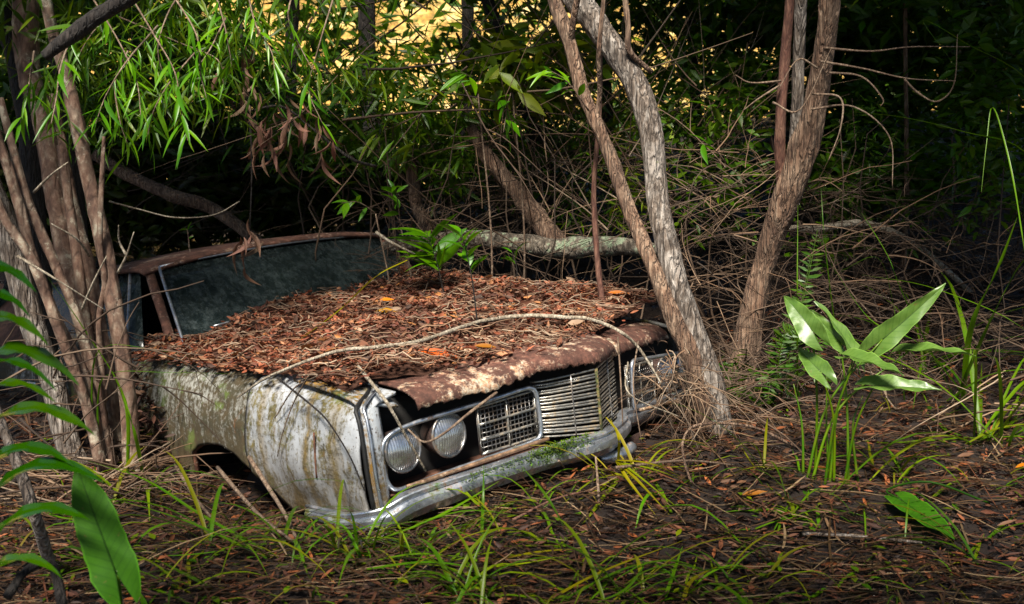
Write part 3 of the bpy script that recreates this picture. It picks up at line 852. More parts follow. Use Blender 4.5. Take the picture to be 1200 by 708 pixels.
# roof as a thin shell, front edge rolled
def roof_pt(a, k):
    f = wpt(a, 1.0)
    x = f[0] + .015 - 1.45 * k
    dz = np.interp(k, [0, .012, .03, .06, .3, 1], [.004, .014, .020, .024, .024, -.04])
    side = .03 * (abs(a - .5) * 2) ** 4
    return np.array([x, f[1] + (a - .5) * .04, f[2] + dz - side * .6])
V, F = grid(roof_pt, np.linspace(-.045, 1.03, 30), np.r_[0, .012, .03, .06, .12, .3, .6, 1])
cpart('roof', V, F, M['roof'], None, .016, label='rusted roof with flaking paint along its front edge')
for a, nm in ((0, -1), (1, 1)):
    pts = [wpt(a, k) + np.array([.0 - .03, nm * .034, -.012]) for k in np.linspace(-.05, 1.03, 6)]
    V, F = tube(pts, [.023] * 6, 8, 3, .06, 14, flat=.8)
    cpart('windscreen_pillar', V, F, M['roof'])
for nm in (-1, 1):
    yt = (tl[1] - .05) if nm < 0 else tr[1] + .05
    zt = tl[2] if nm < 0 else tr[2]
    def sg(k, h): return (np.interp(h, [0, 1], [-1.80, -2.28]) - 1.25 * k, np.interp(h, [0, 1], [nm * .90, yt]), .93 + (zt - .93) * h + .01)
    V, F = grid(sg, np.linspace(0, 1, 6), np.linspace(0, 1, 5))
    sgl = cpart('side_window', V, F, M['glass'], None, .005)
    V, F = tube([sg(.13, 0), sg(.10, .5), sg(.075, 1)], [.010] * 3, 6, 3); cpart('vent_bar', V, F, M['chrome'], sgl)
    V, F = grid(lambda k, h: (np.interp(h, [0, 1], [-3.06, -3.50]) - .75 * k, np.interp(h, [0, 1], [nm * .90, yt]), .93 + (zt - .95) * h), np.linspace(0, 1, 3), np.linspace(0, 1, 4))
    cpart('rear_pillar', V, F, M['rust'], None, .03)
V, F = grid(lambda y, h: (-4.15 + .50 * h, y, .93 + .40 * h), np.linspace(-.75, .85, 5), np.linspace(0, 1, 3))
cpart('rear_window', V, F, M['glass'], None, .005)
# cabin
V, F = grid(lambda y, k: (-1.95 - .22 * math.sin(k * 1.5), y, .99 - .32 * k ** 2), np.linspace(-.8, .85, 8), np.linspace(0, 1, 6))
cpart('dashboard', V, F, M['vinyl'], None, .02)
for x in (-2.9, -3.75):
    V, F = grid(lambda y, k: (x - .16 * k + .03 * math.sin(k * 3), y, .55 + .60 * k - .03 * (abs(y) / .7) ** 6), np.linspace(-.7, .7, 14), np.linspace(0, 1, 8))
    cpart('seat_back', V, F, M['vinyl'], None, .12)
b = Bag().add(*box(-4.7, -1.8, -.85, .85, .30, .34)); cpart('floor_pan', b.V[0], b.F[0], M['rust_dark'], sm=False)
an2 = np.linspace(0, 2 * math.pi, 25)
V, F = tube([(-2.30 + .07 * math.sin(a), .40 + .19 * math.cos(a), .98 + .18 * math.sin(a)) for a in an2], [.011] * 25, 6, 1, cap=False)
cpart('steering_wheel', V, F, M['black_gap_trim'])

# ------------------------------------------------------------------ leaf litter heaped on the hood
def lit_z(x, y):
    x = np.asarray(x, float); y = np.asarray(y, float)
    base = np.interp(x, [-1.75, -1.0, -.5, -.25, -.1], [.968, .945, .925, .910, .888])
    heap = np.interp(x, [-2.0, -1.75, -1.4, -.9, -.45, -.25, 0], [.14, .11, .075, .055, .035, .02, .0])
    side = smooth(-.85, .1, y) * .9 + .1
    z = base + heap * side * 1.05 + .035 * smooth(.35, .8, y)
    q = np.stack([x * 5, y * 5, 0 * x], -1)
    return z + .016 * vnoise(q) + .008 * vnoise(q * 3) - .05 * smooth(.80, .93, y) - .03 * smooth(-.78, -.92, y)
def lit_front(y):
    """how far forward the heap reaches"""
    y = np.asarray(y, float)
    return np.interp(y, [-.95, -.8, -.6, -.35, -.1, .2, .5, .95], [-.34, -.31, -.20, -.14, -.13, -.17, -.30, -.36])
bag = Bag()
us, vs = np.linspace(-.9, .86, 70), np.linspace(0, 1, 60)
def bed(y, k):
    x0 = float(lit_front(y)); x = x0 + (-2.02 - x0) * k
    return (x, y, float(lit_z(x, y)) - .012 - .03 * (1 - min(1, k * 12)))
V, F = grid(bed, us, vs)
bag.add(car2w(V), F, (.055, .022, .012))
n = 19000
y = RNG.uniform(-.93, .88, n); k = RNG.uniform(-.02, 1, n) ** 1.0
yl = RNG.random(n) < .03; y[yl] = RNG.normal(-.93, .02, int(yl.sum()))
x0 = lit_front(y) + .05 * RNG.standard_normal(n); x = x0 + (-2.0 - x0) * np.clip(k, 0, 1)
pos = car2w(np.stack([x, y, lit_z(x, y) + RNG.uniform(-.008, .012, n)], -1))
d = rdir(n, -.28, .32)
Mx = frames(d, None, RNG.normal(0, .7, n))
tpl = leaf_tpl(3, .34, .5, -.22, .45)
size = RNG.uniform(.30, 1.0, n) ** 1.6 * .043 + .006
cols = palette(n, [(.26, .068, .028), (.20, .048, .021), (.32, .098, .044), (.13, .040, .020), (.36, .16, .075), (.24, .085, .040), (.27, .13, .075), (.07, .026, .014)], .22)
cols *= (.85 + .55 * vnoise(np.stack([x * 4, y * 4, 0 * x], -1)) + .25 * vnoise(np.stack([x * 13, y * 13, 0 * x], -1))).clip(.25, 1.5)[:, None]
big = RNG.random(n) < .05; cols[big] = palette(int(big.sum()), [(.42, .17, .05), (.40, .26, .16), (.05, .025, .015), (.16, .06, .03)]); size[big] *= RNG.uniform(1.1, 2.0, int(big.sum()))
bag.add(*scatter(*tpl, pos, Mx, np.stack([size, size * RNG.uniform(.6, 1.5, n), size], -1), cols))
# fine twigs within the heap
n = 760
y = RNG.uniform(-.95, .85, n); x0 = lit_front(y) + .05; x = x0 + (-1.9 - x0) * RNG.uniform(0, 1, n) ** 1.7
a = RNG.uniform(0, math.pi, n); ln = RNG.uniform(.04, .16, n)
tt = np.linspace(-.5, .5, 5)
px = x[:, None] + np.cos(a)[:, None] * ln[:, None] * tt; py = y[:, None] + np.sin(a)[:, None] * ln[:, None] * tt
pz = lit_z(px, py) + .012 + RNG.uniform(0, .02, (n, 1)) + .01 * RNG.standard_normal((n, 5)) * .4
V, F = tubes(car2w(np.stack([px, py, pz], -1).reshape(-1, 3)).reshape(n, 5, 3), np.full((n, 5), .0016) * RNG.uniform(.6, 1.8, (n, 1)), 4)
bag.add(V, F, np.repeat(palette(n, [(.25, .15, .09), (.34, .25, .17), (.14, .07, .04)]), 20, 0))
tag(link('leaf_litter', bag.mesh('leaf_litter', smooth_=False), M['litter']), 'thick heap of rusty brown dead leaves over the hood', 'leaf litter', kind='stuff')

def HL(u, v, dz=0.0):
    """world point on the hood litter seen at photo position u, v"""
    d = CR.T @ ray(u, v); t = 3.0
    while t < 9:
        p = CCAM + d * t
        if p[2] <= float(lit_z(p[0], p[1])) + dz and p[1] < 1.0: return car2w(p)
        t += .01
    return car2w(CCAM + d * 5)
def SDW(u, v, y=-.97): return car2w(SD(u, v, y))
def FLW(u, v, off=0.0): return car2w(FL(u, v, off))


# ------------------------------------------------------------------ plant helpers
def stem_px(rows, **kw):
    """rows of (u, v, depth Y, width in photo pixels) -> tube"""
    p = [P(u, v, Y) for u, v, Y, _ in rows]; r = [.5 * wd * Y / FPX for _, _, Y, wd in rows]
    return tube(p, r, **kw)
def ribbons(pl, wid, side=None, fold=0.25):
    """many flat blades: pl (n,m,3) centre lines, wid (n,m)"""
    pl = np.asarray(pl, float); n, m, _ = pl.shape
    T = np.gradient(pl, axis=1)
    S = np.cross(T, np.array([0, 0, 1.0])) if side is None else np.broadcast_to(side, T.shape)
    S = S / (np.linalg.norm(S, axis=2)[..., None] + 1e-9)
    U = np.cross(S, T); U /= np.linalg.norm(U, axis=2)[..., None] + 1e-9
    h = wid[..., None] * .5
    V = np.stack([pl - S * h + U * h * fold, pl, pl + S * h + U * h * fold], 2)
    k = np.arange(n)[:, None, None] * m * 3; i = np.arange(m - 1)[None, :, None] * 3; j = np.arange(2)[None, None]
    F = np.stack([k + i + j, k + i + j + 1, k + i + 3 + j + 1, k + i + 3 + j], -1).reshape(-1, 4)
    return V.reshape(-1, 3), F
def walks(start, d, length, m=9, curl=.35, grav=0.0):
    """wandering centre lines"""
    n = len(start); d = d / np.linalg.norm(d, axis=1)[:, None]
    out = np.zeros((n, m, 3)); out[:, 0] = start; st = (length / (m - 1))[:, None]
    bend = RNG.normal(0, curl * .5, (n, 3))
    for i in range(1, m):
        d = d + bend * .5 + RNG.normal(0, curl, (n, 3)) * .5; d[:, 2] += grav
        d /= np.linalg.norm(d, axis=1)[:, None]
        out[:, i] = out[:, i - 1] + d * st
    return out
def crown_bag(bag, c, rad, n, size, cols, clumps=40, spread=.22, tpl=None, droop=.0, hollow=.35):
    """leaves gathered in clumps through an ellipsoid"""
    c = np.asarray(c, float); rad = np.asarray(rad, float)
    cc = rdir(clumps) * (hollow + (1 - hollow) * RNG.random((clumps, 1)) ** .5) * rad + c
    k = RNG.integers(0, clumps, n)
    pos = cc[k] + RNG.standard_normal((n, 3)) * spread * rad * RNG.uniform(.5, 1.2, (clumps, 1))[k]
    d = rdir(n, -.8, .5); d[:, 2] -= droop
    tpl = tpl or leaf_tpl(2, .34, .3, .15)
    shade = RNG.uniform(.7, 1.25, (clumps, 1))[k]
    bag.add(*scatter(*tpl, pos, frames(d, None, RNG.normal(0, .8, n)), RNG.uniform(.6, 1.3, n) * size, palette(n, cols) * shade))
    return cc
LEAFM = {}
def leaf_mesh(key, mat, **kw):
    if key not in LEAFM:
        V, F = leaf_tpl(**kw); me = mesh_quads(key, V, F); me.materials.append(mat); LEAFM[key] = me
    return LEAFM[key]
def put(name, me, pos, d, scale, parent, root, up=(0, 0, 1), roll=0.0):
    """one leaf-like object with shared mesh, x axis along d"""
    o = bpy.data.objects.new(name, me); SC.collection.objects.link(o)
    if parent is not None: o.parent = parent
    m = frames(np.array([d], float), np.array([up], float), np.array([roll]))[0]
    off = np.asarray(root.location if root is not None else (0, 0, 0))
    sc = np.broadcast_to(np.asarray(scale, float), (3,))
    mat4 = Matrix([list(map(float, m[i] * sc)) + [float(pos[i] - off[i])] for i in range(3)] + [[0, 0, 0, 1]])
    o.matrix_basis = mat4
    return o
def leafy_branch(root, pts, rad, nleaf, ln, keys, mat=None, fan=1.0, hang=.35, start=.12, tipw=.3):
    """a branch part with its leaves as sub-parts"""
    pts = np.asarray(pts, float)
    V, F = tube(pts, np.linspace(rad, rad * tipw, len(pts)), 5, 5, .1, 20)
    br = part('branch', Bag().add(V, F), mat or M['stick'], root)
    a = spline(pts, 12)
    for i in range(nleaf):
        t = start + (1 - start) * (i + random.random()) / nleaf
        j = min(len(a) - 2, int(t * (len(a) - 1))); p = a[j]; tan = a[j + 1] - a[j]; tan = tan / (np.linalg.norm(tan) + 1e-9)
        sd_ = np.cross(tan, rdir(1)[0]); sd_ /= np.linalg.norm(sd_) + 1e-9
        d = tan * random.uniform(.35, .9) + sd_ * random.uniform(.4, 1.0) * fan + np.array([0, 0, -hang * random.uniform(.2, 1.4)])
        l = ln * random.uniform(.6, 1.25)
        put('leaf', random.choice(keys), p, d, (l, l * random.uniform(.75, 1.2), l), br, root, roll=random.gauss(0, .6))
    return br

WIL = [leaf_mesh('willow_leaf_%d' % i, M['leaf_willow'], seg=5, wid=.085 + .025 * i, fold=.35, droop=.10 + .12 * i, peak=.4) for i in range(3)]
OVA = [leaf_mesh('oval_leaf_%d' % i, M['leaf_willow'], seg=5, wid=.26 + .08 * i, fold=.3, droop=.15 + .1 * i, peak=.42) for i in range(2)]

GREEN_D = [(.028, .080, .012), (.040, .105, .016), (.018, .050, .012), (.055, .12, .018)]  # darker greens, the shade of the wood behind put into the leaves
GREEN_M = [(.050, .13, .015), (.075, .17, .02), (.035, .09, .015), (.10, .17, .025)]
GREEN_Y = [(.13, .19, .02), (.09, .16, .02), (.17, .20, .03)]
BROWN = [(.16, .092, .052), (.24, .155, .095), (.09, .050, .028), (.30, .22, .15)]
BROWN_D = [(.050, .028, .016), (.080, .047, .027), (.030, .017, .010), (.11, .072, .046)]  # darker browns, background shade put into the twig colour

# ------------------------------------------------------------------ left clump of stems
t = thing('multi_stemmed_tree', 'clump of slim pinkish brown stems beside the car door', 'tree', G(125, 545))
stems = [
    ([(30, -10, 4.9, 30.4), (34, 85, 4.85, 27.2), (50, 136, 4.8, 24.0), (66, 240, 4.7, 22.4), (80, 315, 4.6, 21.6), (102, 400, 4.55, 20.8), (120, 490, 4.5, 21.6), (128, 560, 4.45, 25.6)], 'bark_sap'),
    ([(52, -10, 4.5, 13), (62, 40, 4.5, 14), (75, 81, 4.45, 15), (91, 146, 4.4, 17), (106, 220, 4.4, 17), (124, 298, 4.35, 19), (136, 372, 4.3, 19), (146, 433, 4.3, 20), (152, 500, 4.3, 21), (158, 560, 4.25, 26)], 'bark_sap'),
    ([(-30, 170, 4.3, 27.2), (7, 270, 4.3, 28.8), (32, 360, 4.3, 28.0), (61, 447, 4.3, 28.8), (80, 520, 4.3, 30.4), (95, 570, 4.25, 36.8)], 'bark_grey'),
    ([(-40, 130, 4.1, 9), (0, 245, 4.1, 11), (37, 305, 4.1, 12), (68, 385, 4.1, 12), (100, 470, 4.15, 13), (118, 545, 4.15, 15)], 'bark_sap'),
    ([(-15, 120, 4.2, 9), (20, 232, 4.2, 12), (38, 300, 4.2, 12), (65, 372, 4.2, 13), (98, 440, 4.2, 13), (112, 500, 4.2, 14), (122, 550, 4.2, 16)], 'bark_sap'),
    ([(0, 115, 4.25, 8), (30, 228, 4.25, 11), (60, 300, 4.25, 12), (88, 366, 4.25, 12), (112, 455, 4.25, 13), (128, 550, 4.2, 15)], 'bark_sap'),
    ([(62, 110, 4.5, 9), (72, 160, 4.5, 10), (80, 230, 4.5, 11), (91, 308, 4.45, 12), (98, 365, 4.45, 13), (112, 450, 4.4, 14), (130, 550, 4.35, 16)], 'bark_sap'),
    ([(72, 170, 4.7, 12), (86, 250, 4.7, 17), (103, 315, 4.65, 18), (116, 385, 4.6, 18), (130, 470, 4.5, 19), (140, 555, 4.4, 20)], 'bark_sap'),
    ([(122, 160, 4.3, 4), (119, 215, 4.3, 6), (117, 290, 4.3, 7), (123, 330, 4.3, 7), (116, 380, 4.3, 7), (122, 470, 4.3, 8)], 'bark_sap'),
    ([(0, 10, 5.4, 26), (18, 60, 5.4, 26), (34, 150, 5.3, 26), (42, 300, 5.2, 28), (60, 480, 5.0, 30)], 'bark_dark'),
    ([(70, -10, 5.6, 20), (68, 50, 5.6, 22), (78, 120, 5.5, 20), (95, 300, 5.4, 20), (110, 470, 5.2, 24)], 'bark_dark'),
]
for k, (rows, mk) in enumerate(stems):
    part('stem', Bag().add(*stem_px(rows, sides=12, sub=8, rough=.10, ns=14, ridge=.05, nr=6, seed=k * 3.3)), M[mk], t)
for pts in ([(150, 420, 4.3), (175, 505, 4.1), (160, 540, 4.0)],):
    pass
# small bare twigs growing from the stems
tw = [[(105, 300, 4.3), (90, 280, 4.2), (60, 262, 4.15)], [(138, 320, 4.2), (148, 300, 4.15), (157, 272, 4.1)], [(148, 299, 4.15), (140, 283, 4.15), (139, 264, 4.1)], [(95, 365, 4.2), (110, 330, 4.1), (125, 300, 4.05)],
      [(40, 225, 4.1), (60, 205, 4.0), (80, 190, 4.0)], [(20, 300, 4.0), (70, 330, 4.0), (125, 365, 4.1)]]
for pts in tw:
    V, F = tube([P(*q) for q in pts], [.006, .004, .002], 5, 6, .15, 30); part('branch', Bag().add(V, F), M['branch_pale'], t)
# hanging willow-leaved sprays over the left of the picture
sp = [
    ([(150, -10, 4.2), (180, 40, 4.0), (205, 85, 3.9), (212, 130, 3.85), (220, 165, 3.8)], 24),
    ([(110, 0, 4.3), (140, 50, 4.1), (160, 95, 4.0), (165, 135, 3.9)], 20),
    ([(200, -10, 4.2), (230, 40, 4.0), (235, 85, 3.95), (242, 115, 3.9)], 20),
    ([(90, 30, 4.1), (72, 75, 3.9), (66, 115, 3.8), (60, 145, 3.75)], 16),
    ([(185, 30, 4.2), (150, 70, 4.05), (125, 110, 4.0), (112, 145, 3.95)], 20),
    ([(250, -15, 4.3), (262, 25, 4.2), (268, 55, 4.1), (272, 80, 4.1)], 14),
    ([(230, 60, 4.3), (200, 95, 4.2), (180, 130, 4.1), (172, 165, 4.1)], 18),
    ([(290, -10, 4.3), (300, 30, 4.2), (318, 60, 4.15), (322, 85, 4.1)], 14),
    ([(345, -15, 4.4), (338, 20, 4.3), (352, 55, 4.3), (368, 85, 4.25)], 14),
    ([(390, 0, 4.5), (372, 60, 4.4), (362, 105, 4.4), (378, 145, 4.35)], 16),
    ([(170, -20, 4.6), (120, 25, 4.5), (95, 60, 4.4), (88, 90, 4.4)], 18),
    ([(140, 20, 4.7), (210, 50, 4.6), (255, 70, 4.5), (262, 100, 4.45)], 20),
    ([(40, 60, 4.0), (32, 110, 3.9), (22, 150, 3.85)], 10),
    ([(215, -15, 4.4), (195, 20, 4.3), (185, 60, 4.2), (196, 100, 4.2)], 18),
    ([(150, 60, 4.3), (135, 95, 4.2), (140, 140, 4.1), (150, 170, 4.1)], 16),
    ([(265, 20, 4.4), (245, 60, 4.3), (222, 90, 4.25)], 14),
]
for pts, nl in sp:
    leafy_branch(t, [P(*q) for q in pts], .004, int(nl * 1.1), .118, WIL, hang=.45)
bag = Bag()
crown_bag(bag, P(120, -90, 4.9), (1.3, .7, .5), 2600, .13, GREEN_M, 40, .25, leaf_tpl(3, .15, .3, .15), .5)
crown_bag(bag, P(180, 60, 4.6), (.45, .25, .30), 650, .13, GREEN_M + GREEN_Y[:1], 34, .25, leaf_tpl(3, .10, .3, .15), .6)
crown_bag(bag, P(330, 50, 4.9), (.40, .25, .30), 260, .12, GREEN_M + GREEN_Y[:1], 24, .25, leaf_tpl(3, .10, .3, .15), .6)
crown_bag(bag, P(90, 120, 4.5), (.16, .15, .16), 110, .12, GREEN_M, 12, .25, leaf_tpl(3, .10, .3, .15), .7)
crown_bag(bag, (-2.6, 5.4, 4.2), (1.7, 1.8, .6), 8000, .22, GREEN_M, 90, .16, None, 0, .0)  # canopy out of view, spread to shade the background
crown_bag(bag, (-3.4, 3.2, 3.9), (1.3, 1.3, .6), 4000, .22, GREEN_M, 60, .18, None, 0, .0)  # unseen crown added to shade the left side
fo = part('foliage', bag, M['leaf_col'], t); fo['kind'] = 'stuff'

# dark near branch at the top left corner
solo('dead_branch', Bag().add(*stem_px([(52, 66, 3.4, 12), (75, 48, 3.4, 17), (110, 22, 3.4, 19), (165, -12, 3.4, 20)], sides=9, sub=6, rough=.12, ns=20)), M['bark_dark'],
     'black broken branch slanting across the upper left corner', 'branch', base=P(165, -12, 3.4))

# ------------------------------------------------------------------ twin trunk beside the grille
t = thing('twin_trunk_tree', 'pale grey twin trunked tree leaning beside the grille', 'tree', (.80, 4.55, .1))
part('trunk', Bag().add(*stem_px([(640, -70, 4.9, 30.1), (671, -10, 4.85, 30.1), (706, 40, 4.8, 28.5), (739, 88, 4.75, 27.6), (757, 129, 4.7, 26.8), (766, 176, 4.65, 25.9), (771, 235, 4.6, 25.9), (782, 290, 4.55, 26.8), (797, 345, 4.5, 27.6), (814, 395, 4.48, 30.1), (828, 440, 4.46, 35.2), (838, 500, 4.46, 45.2), (842, 540, 4.46, 55.2)], sides=32, sub=22, rough=.07, ns=10, ridge=.10, nr=16)), M['bark_grey'], t)
part('trunk', Bag().add(*stem_px([(640, -40, 4.9, 15), (652, 7, 4.85, 16), (668, 51, 4.8, 16), (681, 102, 4.75, 16), (698, 142, 4.7, 16), (715, 183, 4.68, 16), (733, 234, 4.62, 17), (752, 281, 4.56, 18), (773, 332, 4.5, 19), (795, 385, 4.46, 22), (815, 430, 4.44, 25), (830, 500, 4.44, 30)], sides=24, sub=18, rough=.10, ns=14, ridge=.10, nr=12, seed=4)), M['bark_brown'], t)
for rows in ([(668, 51, 4.8, 9), (672, 25, 4.75, 8), (678, -10, 4.7, 8)], [(698, 142, 4.7, 8), (703, 110, 4.68, 6), (702, 60, 4.6, 6), (708, -5, 4.6, 5)], [(764, 85, 4.75, 6), (738, 60, 4.7, 7), (736, 30, 4.7, 7), (732, -5, 4.7, 7)]):
    part('limb', Bag().add(*stem_px(rows, sides=7, sub=6, rough=.1, ns=20)), M['bark_brown'], t)
bag = Bag()
crown_bag(bag, (-.1, 5.6, 4.3), (2.0, 1.7, .6), 9000, .24, GREEN_M, 90, .16, None, 0, .0)  # unseen crown, flattened and thickened to keep the thicket in shade
crown_bag(bag, (.5, 7.4, 3.6), (2.2, 1.2, .5), 5000, .22, GREEN_D, 60, .2)
part('crown', bag, M['leaf_col'], t)

# right hand tree
t = thing('shaggy_bark_tree', 'shaggy brown barked tree leaning behind the arrowhead leaf plant', 'tree', G(870, 470))
part('trunk', Bag().add(*stem_px([(978, -60, 5.0, 23.1), (973, -5, 5.0, 23.1), (966, 58, 5.05, 23.1), (957, 115, 5.1, 24.8), (943, 170, 5.15, 32.6), (924, 226, 5.2, 31.6), (908, 270, 5.25, 28.3), (893, 320, 5.3, 26.5), (881, 365, 5.3, 28.3), (874, 405, 5.3, 32.6), (868, 440, 5.3, 42.8), (864, 475, 5.3, 53.0)], sides=32, sub=22, rough=.07, ns=9, ridge=.14, nr=18, seed=2)), M['bark_brown'], t)
part('trunk', Bag().add(*stem_px([(927, -60, 5.1, 11), (926, -5, 5.1, 11), (920, 68, 5.15, 12), (915, 136, 5.15, 12), (914, 180, 5.18, 13), (917, 225, 5.22, 12)], sides=12, sub=8, rough=.08, ns=14, ridge=.06, seed=6)), M['vine'], t)
part('trunk', Bag().add(*stem_px([(941, -60, 5.1, 14), (939, -5, 5.1, 14), (936, 68, 5.15, 14), (934, 136, 5.15, 15), (931, 185, 5.2, 17), (925, 220, 5.22, 16)], sides=12, sub=8, rough=.08, ns=14, ridge=.08, seed=8)), M['bark_grey'], t)
twr = [[(958, 80, 5.0), (935, 70, 4.95), (912, 105, 4.95)], [(905, 120, 5.0), (938, 128, 4.98), (975, 55, 4.98)], [(962, 72, 5.0), (1010, 80, 4.9), (1063, 92, 4.8), (1120, 95, 4.7)], [(966, 56, 5.0), (1020, 60, 4.95), (1068, 55, 4.9), (1137, 55, 4.8)],
       [(1060, 93, 4.8), (1075, 108, 4.8), (1098, 119, 4.75), (1118, 98, 4.75), (1122, 40, 4.7)], [(952, 110, 5.0), (985, 115, 4.9), (985, 150, 4.85), (970, 190, 4.85)], [(972, 85, 5.0), (1010, 90, 4.9), (1034, 115, 4.85), (1032, 125, 4.85)],
       [(950, 128, 5.0), (1000, 125, 4.95), (1042, 160, 4.9), (1046, 220, 4.85)], [(915, 95, 5.1), (880, 97, 5.0), (862, 88, 5.0)], [(914, 100, 5.1), (890, 115, 5.0), (870, 130, 5.0)]]
for pts in twr:
    V, F = tube([P(*q) for q in pts], np.linspace(.006, .0018, len(pts)), 5, 7, .25, 35); part('branch', Bag().add(V, F), M['stick'], t)
bag = Bag()
crown_bag(bag, (2.7, 5.6, 4.2), (1.9, 1.8, .6), 9000, .24, GREEN_M, 90, .16, None, 0, .0)  # overhead crown out of view, widened to darken the brush behind
crown_bag(bag, (3.6, 3.0, 3.9), (1.3, 1.6, .6), 5000, .24, GREEN_M, 60, .18, None, 0, .0)  # unseen crown added to shade the right side
crown_bag(bag, (2.2, 3.3, 4.2), (1.3, .8, .4), 4200, .24, GREEN_M, 50, .16, None, 0, .0)  # unseen, added to put the right bank in shade
part('crown', bag, M['leaf_col'], t)

# broken snag, lichen log, short stub, leaning back trunk
solo('broken_snag', Bag().add(*stem_px([(551, 147, 6.1, 8), (554, 153, 6.1, 14), (571, 183, 6.1, 17), (594, 211, 6.1, 20), (618, 240, 6.05, 23), (634, 262, 6.0, 25), (655, 290, 5.95, 30)], sides=14, sub=8, rough=.12, ns=16, ridge=.1)), M['bark_brown'],
     'thick snapped off limb slanting down onto the lichened log', 'snag', base=P(655, 290, 5.95))
solo('fallen_log', Bag().add(*stem_px([(380, 372, 6.7, 11), (405, 325, 6.5, 12), (440, 294, 6.3, 13), (490, 285, 6.2, 15), (545, 279, 6.1, 18), (600, 284, 6.0, 22), (650, 291, 5.9, 26), (700, 288, 5.85, 24), (735, 289, 5.8, 22), (770, 294, 5.75, 16)], sides=14, sub=9, rough=.14, ns=12, ridge=.1)), M['bark_lichen'],
     'fallen log with pale green lichen lying behind the hood', 'log', base=P(650, 291, 5.9))
solo('broken_stump', Bag().add(*stem_px([(480, 188, 6.4, 9), (482, 194, 6.4, 14), (485, 215, 6.4, 14), (488, 240, 6.35, 15), (500, 265, 6.3, 20), (508, 290, 6.3, 23), (514, 340, 6.3, 26), (516, 385, 6.3, 30)], sides=12, sub=7, rough=.14, ns=20, ridge=.1)), M['bark_brown'],
     'short upright broken stub behind the windscreen corner', 'stump', base=P(510, 290, 6.3))
solo('dark_log', Bag().add(*stem_px([(110, 180, 6.6, 14), (150, 205, 6.6, 15), (200, 228, 6.5, 16), (255, 248, 6.5, 15), (330, 310, 6.4, 14), (380, 372, 6.3, 14)], sides=10, sub=6, rough=.12, ns=14, ridge=.08)), M['bark_brown'],
     'dim fallen limb slanting in the shade above the roof', 'log', base=P(255, 248, 6.5))
solo('vine_stem', Bag().add(*stem_px([(704, 60, 4.95, 5), (702, 140, 4.9, 6), (696, 220, 4.9, 6), (699, 290, 4.88, 7), (704, 340, 4.86, 7), (711, 378, 4.85, 6)], sides=7, sub=7, rough=.12, ns=30)), M['vine'],
     'thin reddish vine hanging straight down onto the hood', 'vine', base=P(711, 378, 4.85))
solo('fallen_pole', Bag().add(*stem_px([(925, 268, 5.9, 8), (960, 268, 5.9, 9), (1012, 262, 5.9, 9), (1070, 285, 5.95, 8), (1140, 345, 6.0, 7), (1170, 375, 6.0, 6)], sides=8, sub=6, rough=.12, ns=20)), M['branch_pale'],
     'pale dead pole lying level behind the shaggy trunk', 'branch', base=P(960, 268, 5.9))

# ------------------------------------------------------------------ trees and shrubs behind
def back_tree(label, rows, mat, crowns, group='trees behind the car', seed=0):
    base = P(*rows[-1][:3])
    t = thing('background_tree', label, 'tree', base, group)
    pp = [P(u, v, Y) for u, v, Y, _ in rows]; rr = [.5 * wd * Y / FPX for _, _, Y, wd in rows]
    foot = np.array([pp[-1][0], pp[-1][1], min(pp[-1][2] - .15, float(ground_z(pp[-1][0], pp[-1][1])) - .08)])
    t.location = Vector([float(a) for a in foot])
    part('trunk', Bag().add(*tube(pp + [foot], rr + [rr[-1] * 1.2], 12, 7, .1, 8, .06, seed=seed)), M[mat], t)
    bag = Bag()
    for c in crowns: crown_bag(bag, *c)
    part('crown', bag, M['leaf_col'], t)
    return t
def cw(u, v, Y): return P(u, v, Y)
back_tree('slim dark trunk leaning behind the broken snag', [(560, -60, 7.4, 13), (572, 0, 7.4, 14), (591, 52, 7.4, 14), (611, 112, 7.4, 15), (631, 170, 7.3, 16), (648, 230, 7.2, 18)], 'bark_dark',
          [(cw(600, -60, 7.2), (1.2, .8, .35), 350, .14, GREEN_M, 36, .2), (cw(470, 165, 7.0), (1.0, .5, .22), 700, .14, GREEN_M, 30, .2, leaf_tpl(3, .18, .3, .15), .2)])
back_tree('straight olive trunk in front of the golden light', [(548, -50, 11, 14), (548, 40, 11, 14), (546, 130, 11, 15), (540, 230, 11, 17)], 'bark_dark',
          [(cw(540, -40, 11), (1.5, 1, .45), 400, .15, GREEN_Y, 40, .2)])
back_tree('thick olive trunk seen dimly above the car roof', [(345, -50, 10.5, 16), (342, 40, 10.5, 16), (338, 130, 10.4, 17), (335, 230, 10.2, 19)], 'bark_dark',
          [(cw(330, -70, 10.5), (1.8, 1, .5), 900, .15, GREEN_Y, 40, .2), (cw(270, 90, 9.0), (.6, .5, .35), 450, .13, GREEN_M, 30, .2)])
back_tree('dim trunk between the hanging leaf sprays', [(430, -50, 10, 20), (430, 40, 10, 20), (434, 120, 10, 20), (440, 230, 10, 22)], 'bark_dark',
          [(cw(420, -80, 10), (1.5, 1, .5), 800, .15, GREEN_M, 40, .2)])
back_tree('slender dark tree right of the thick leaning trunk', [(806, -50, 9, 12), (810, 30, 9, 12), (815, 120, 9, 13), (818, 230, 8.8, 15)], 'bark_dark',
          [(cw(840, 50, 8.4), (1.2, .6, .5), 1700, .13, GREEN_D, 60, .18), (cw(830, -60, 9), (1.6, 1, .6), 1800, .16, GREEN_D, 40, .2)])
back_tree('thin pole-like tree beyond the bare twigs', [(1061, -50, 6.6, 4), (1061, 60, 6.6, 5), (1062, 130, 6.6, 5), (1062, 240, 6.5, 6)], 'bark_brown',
          [(cw(1060, -60, 6.8), (1.4, .8, .5), 2200, .14, GREEN_D, 40, .2)])
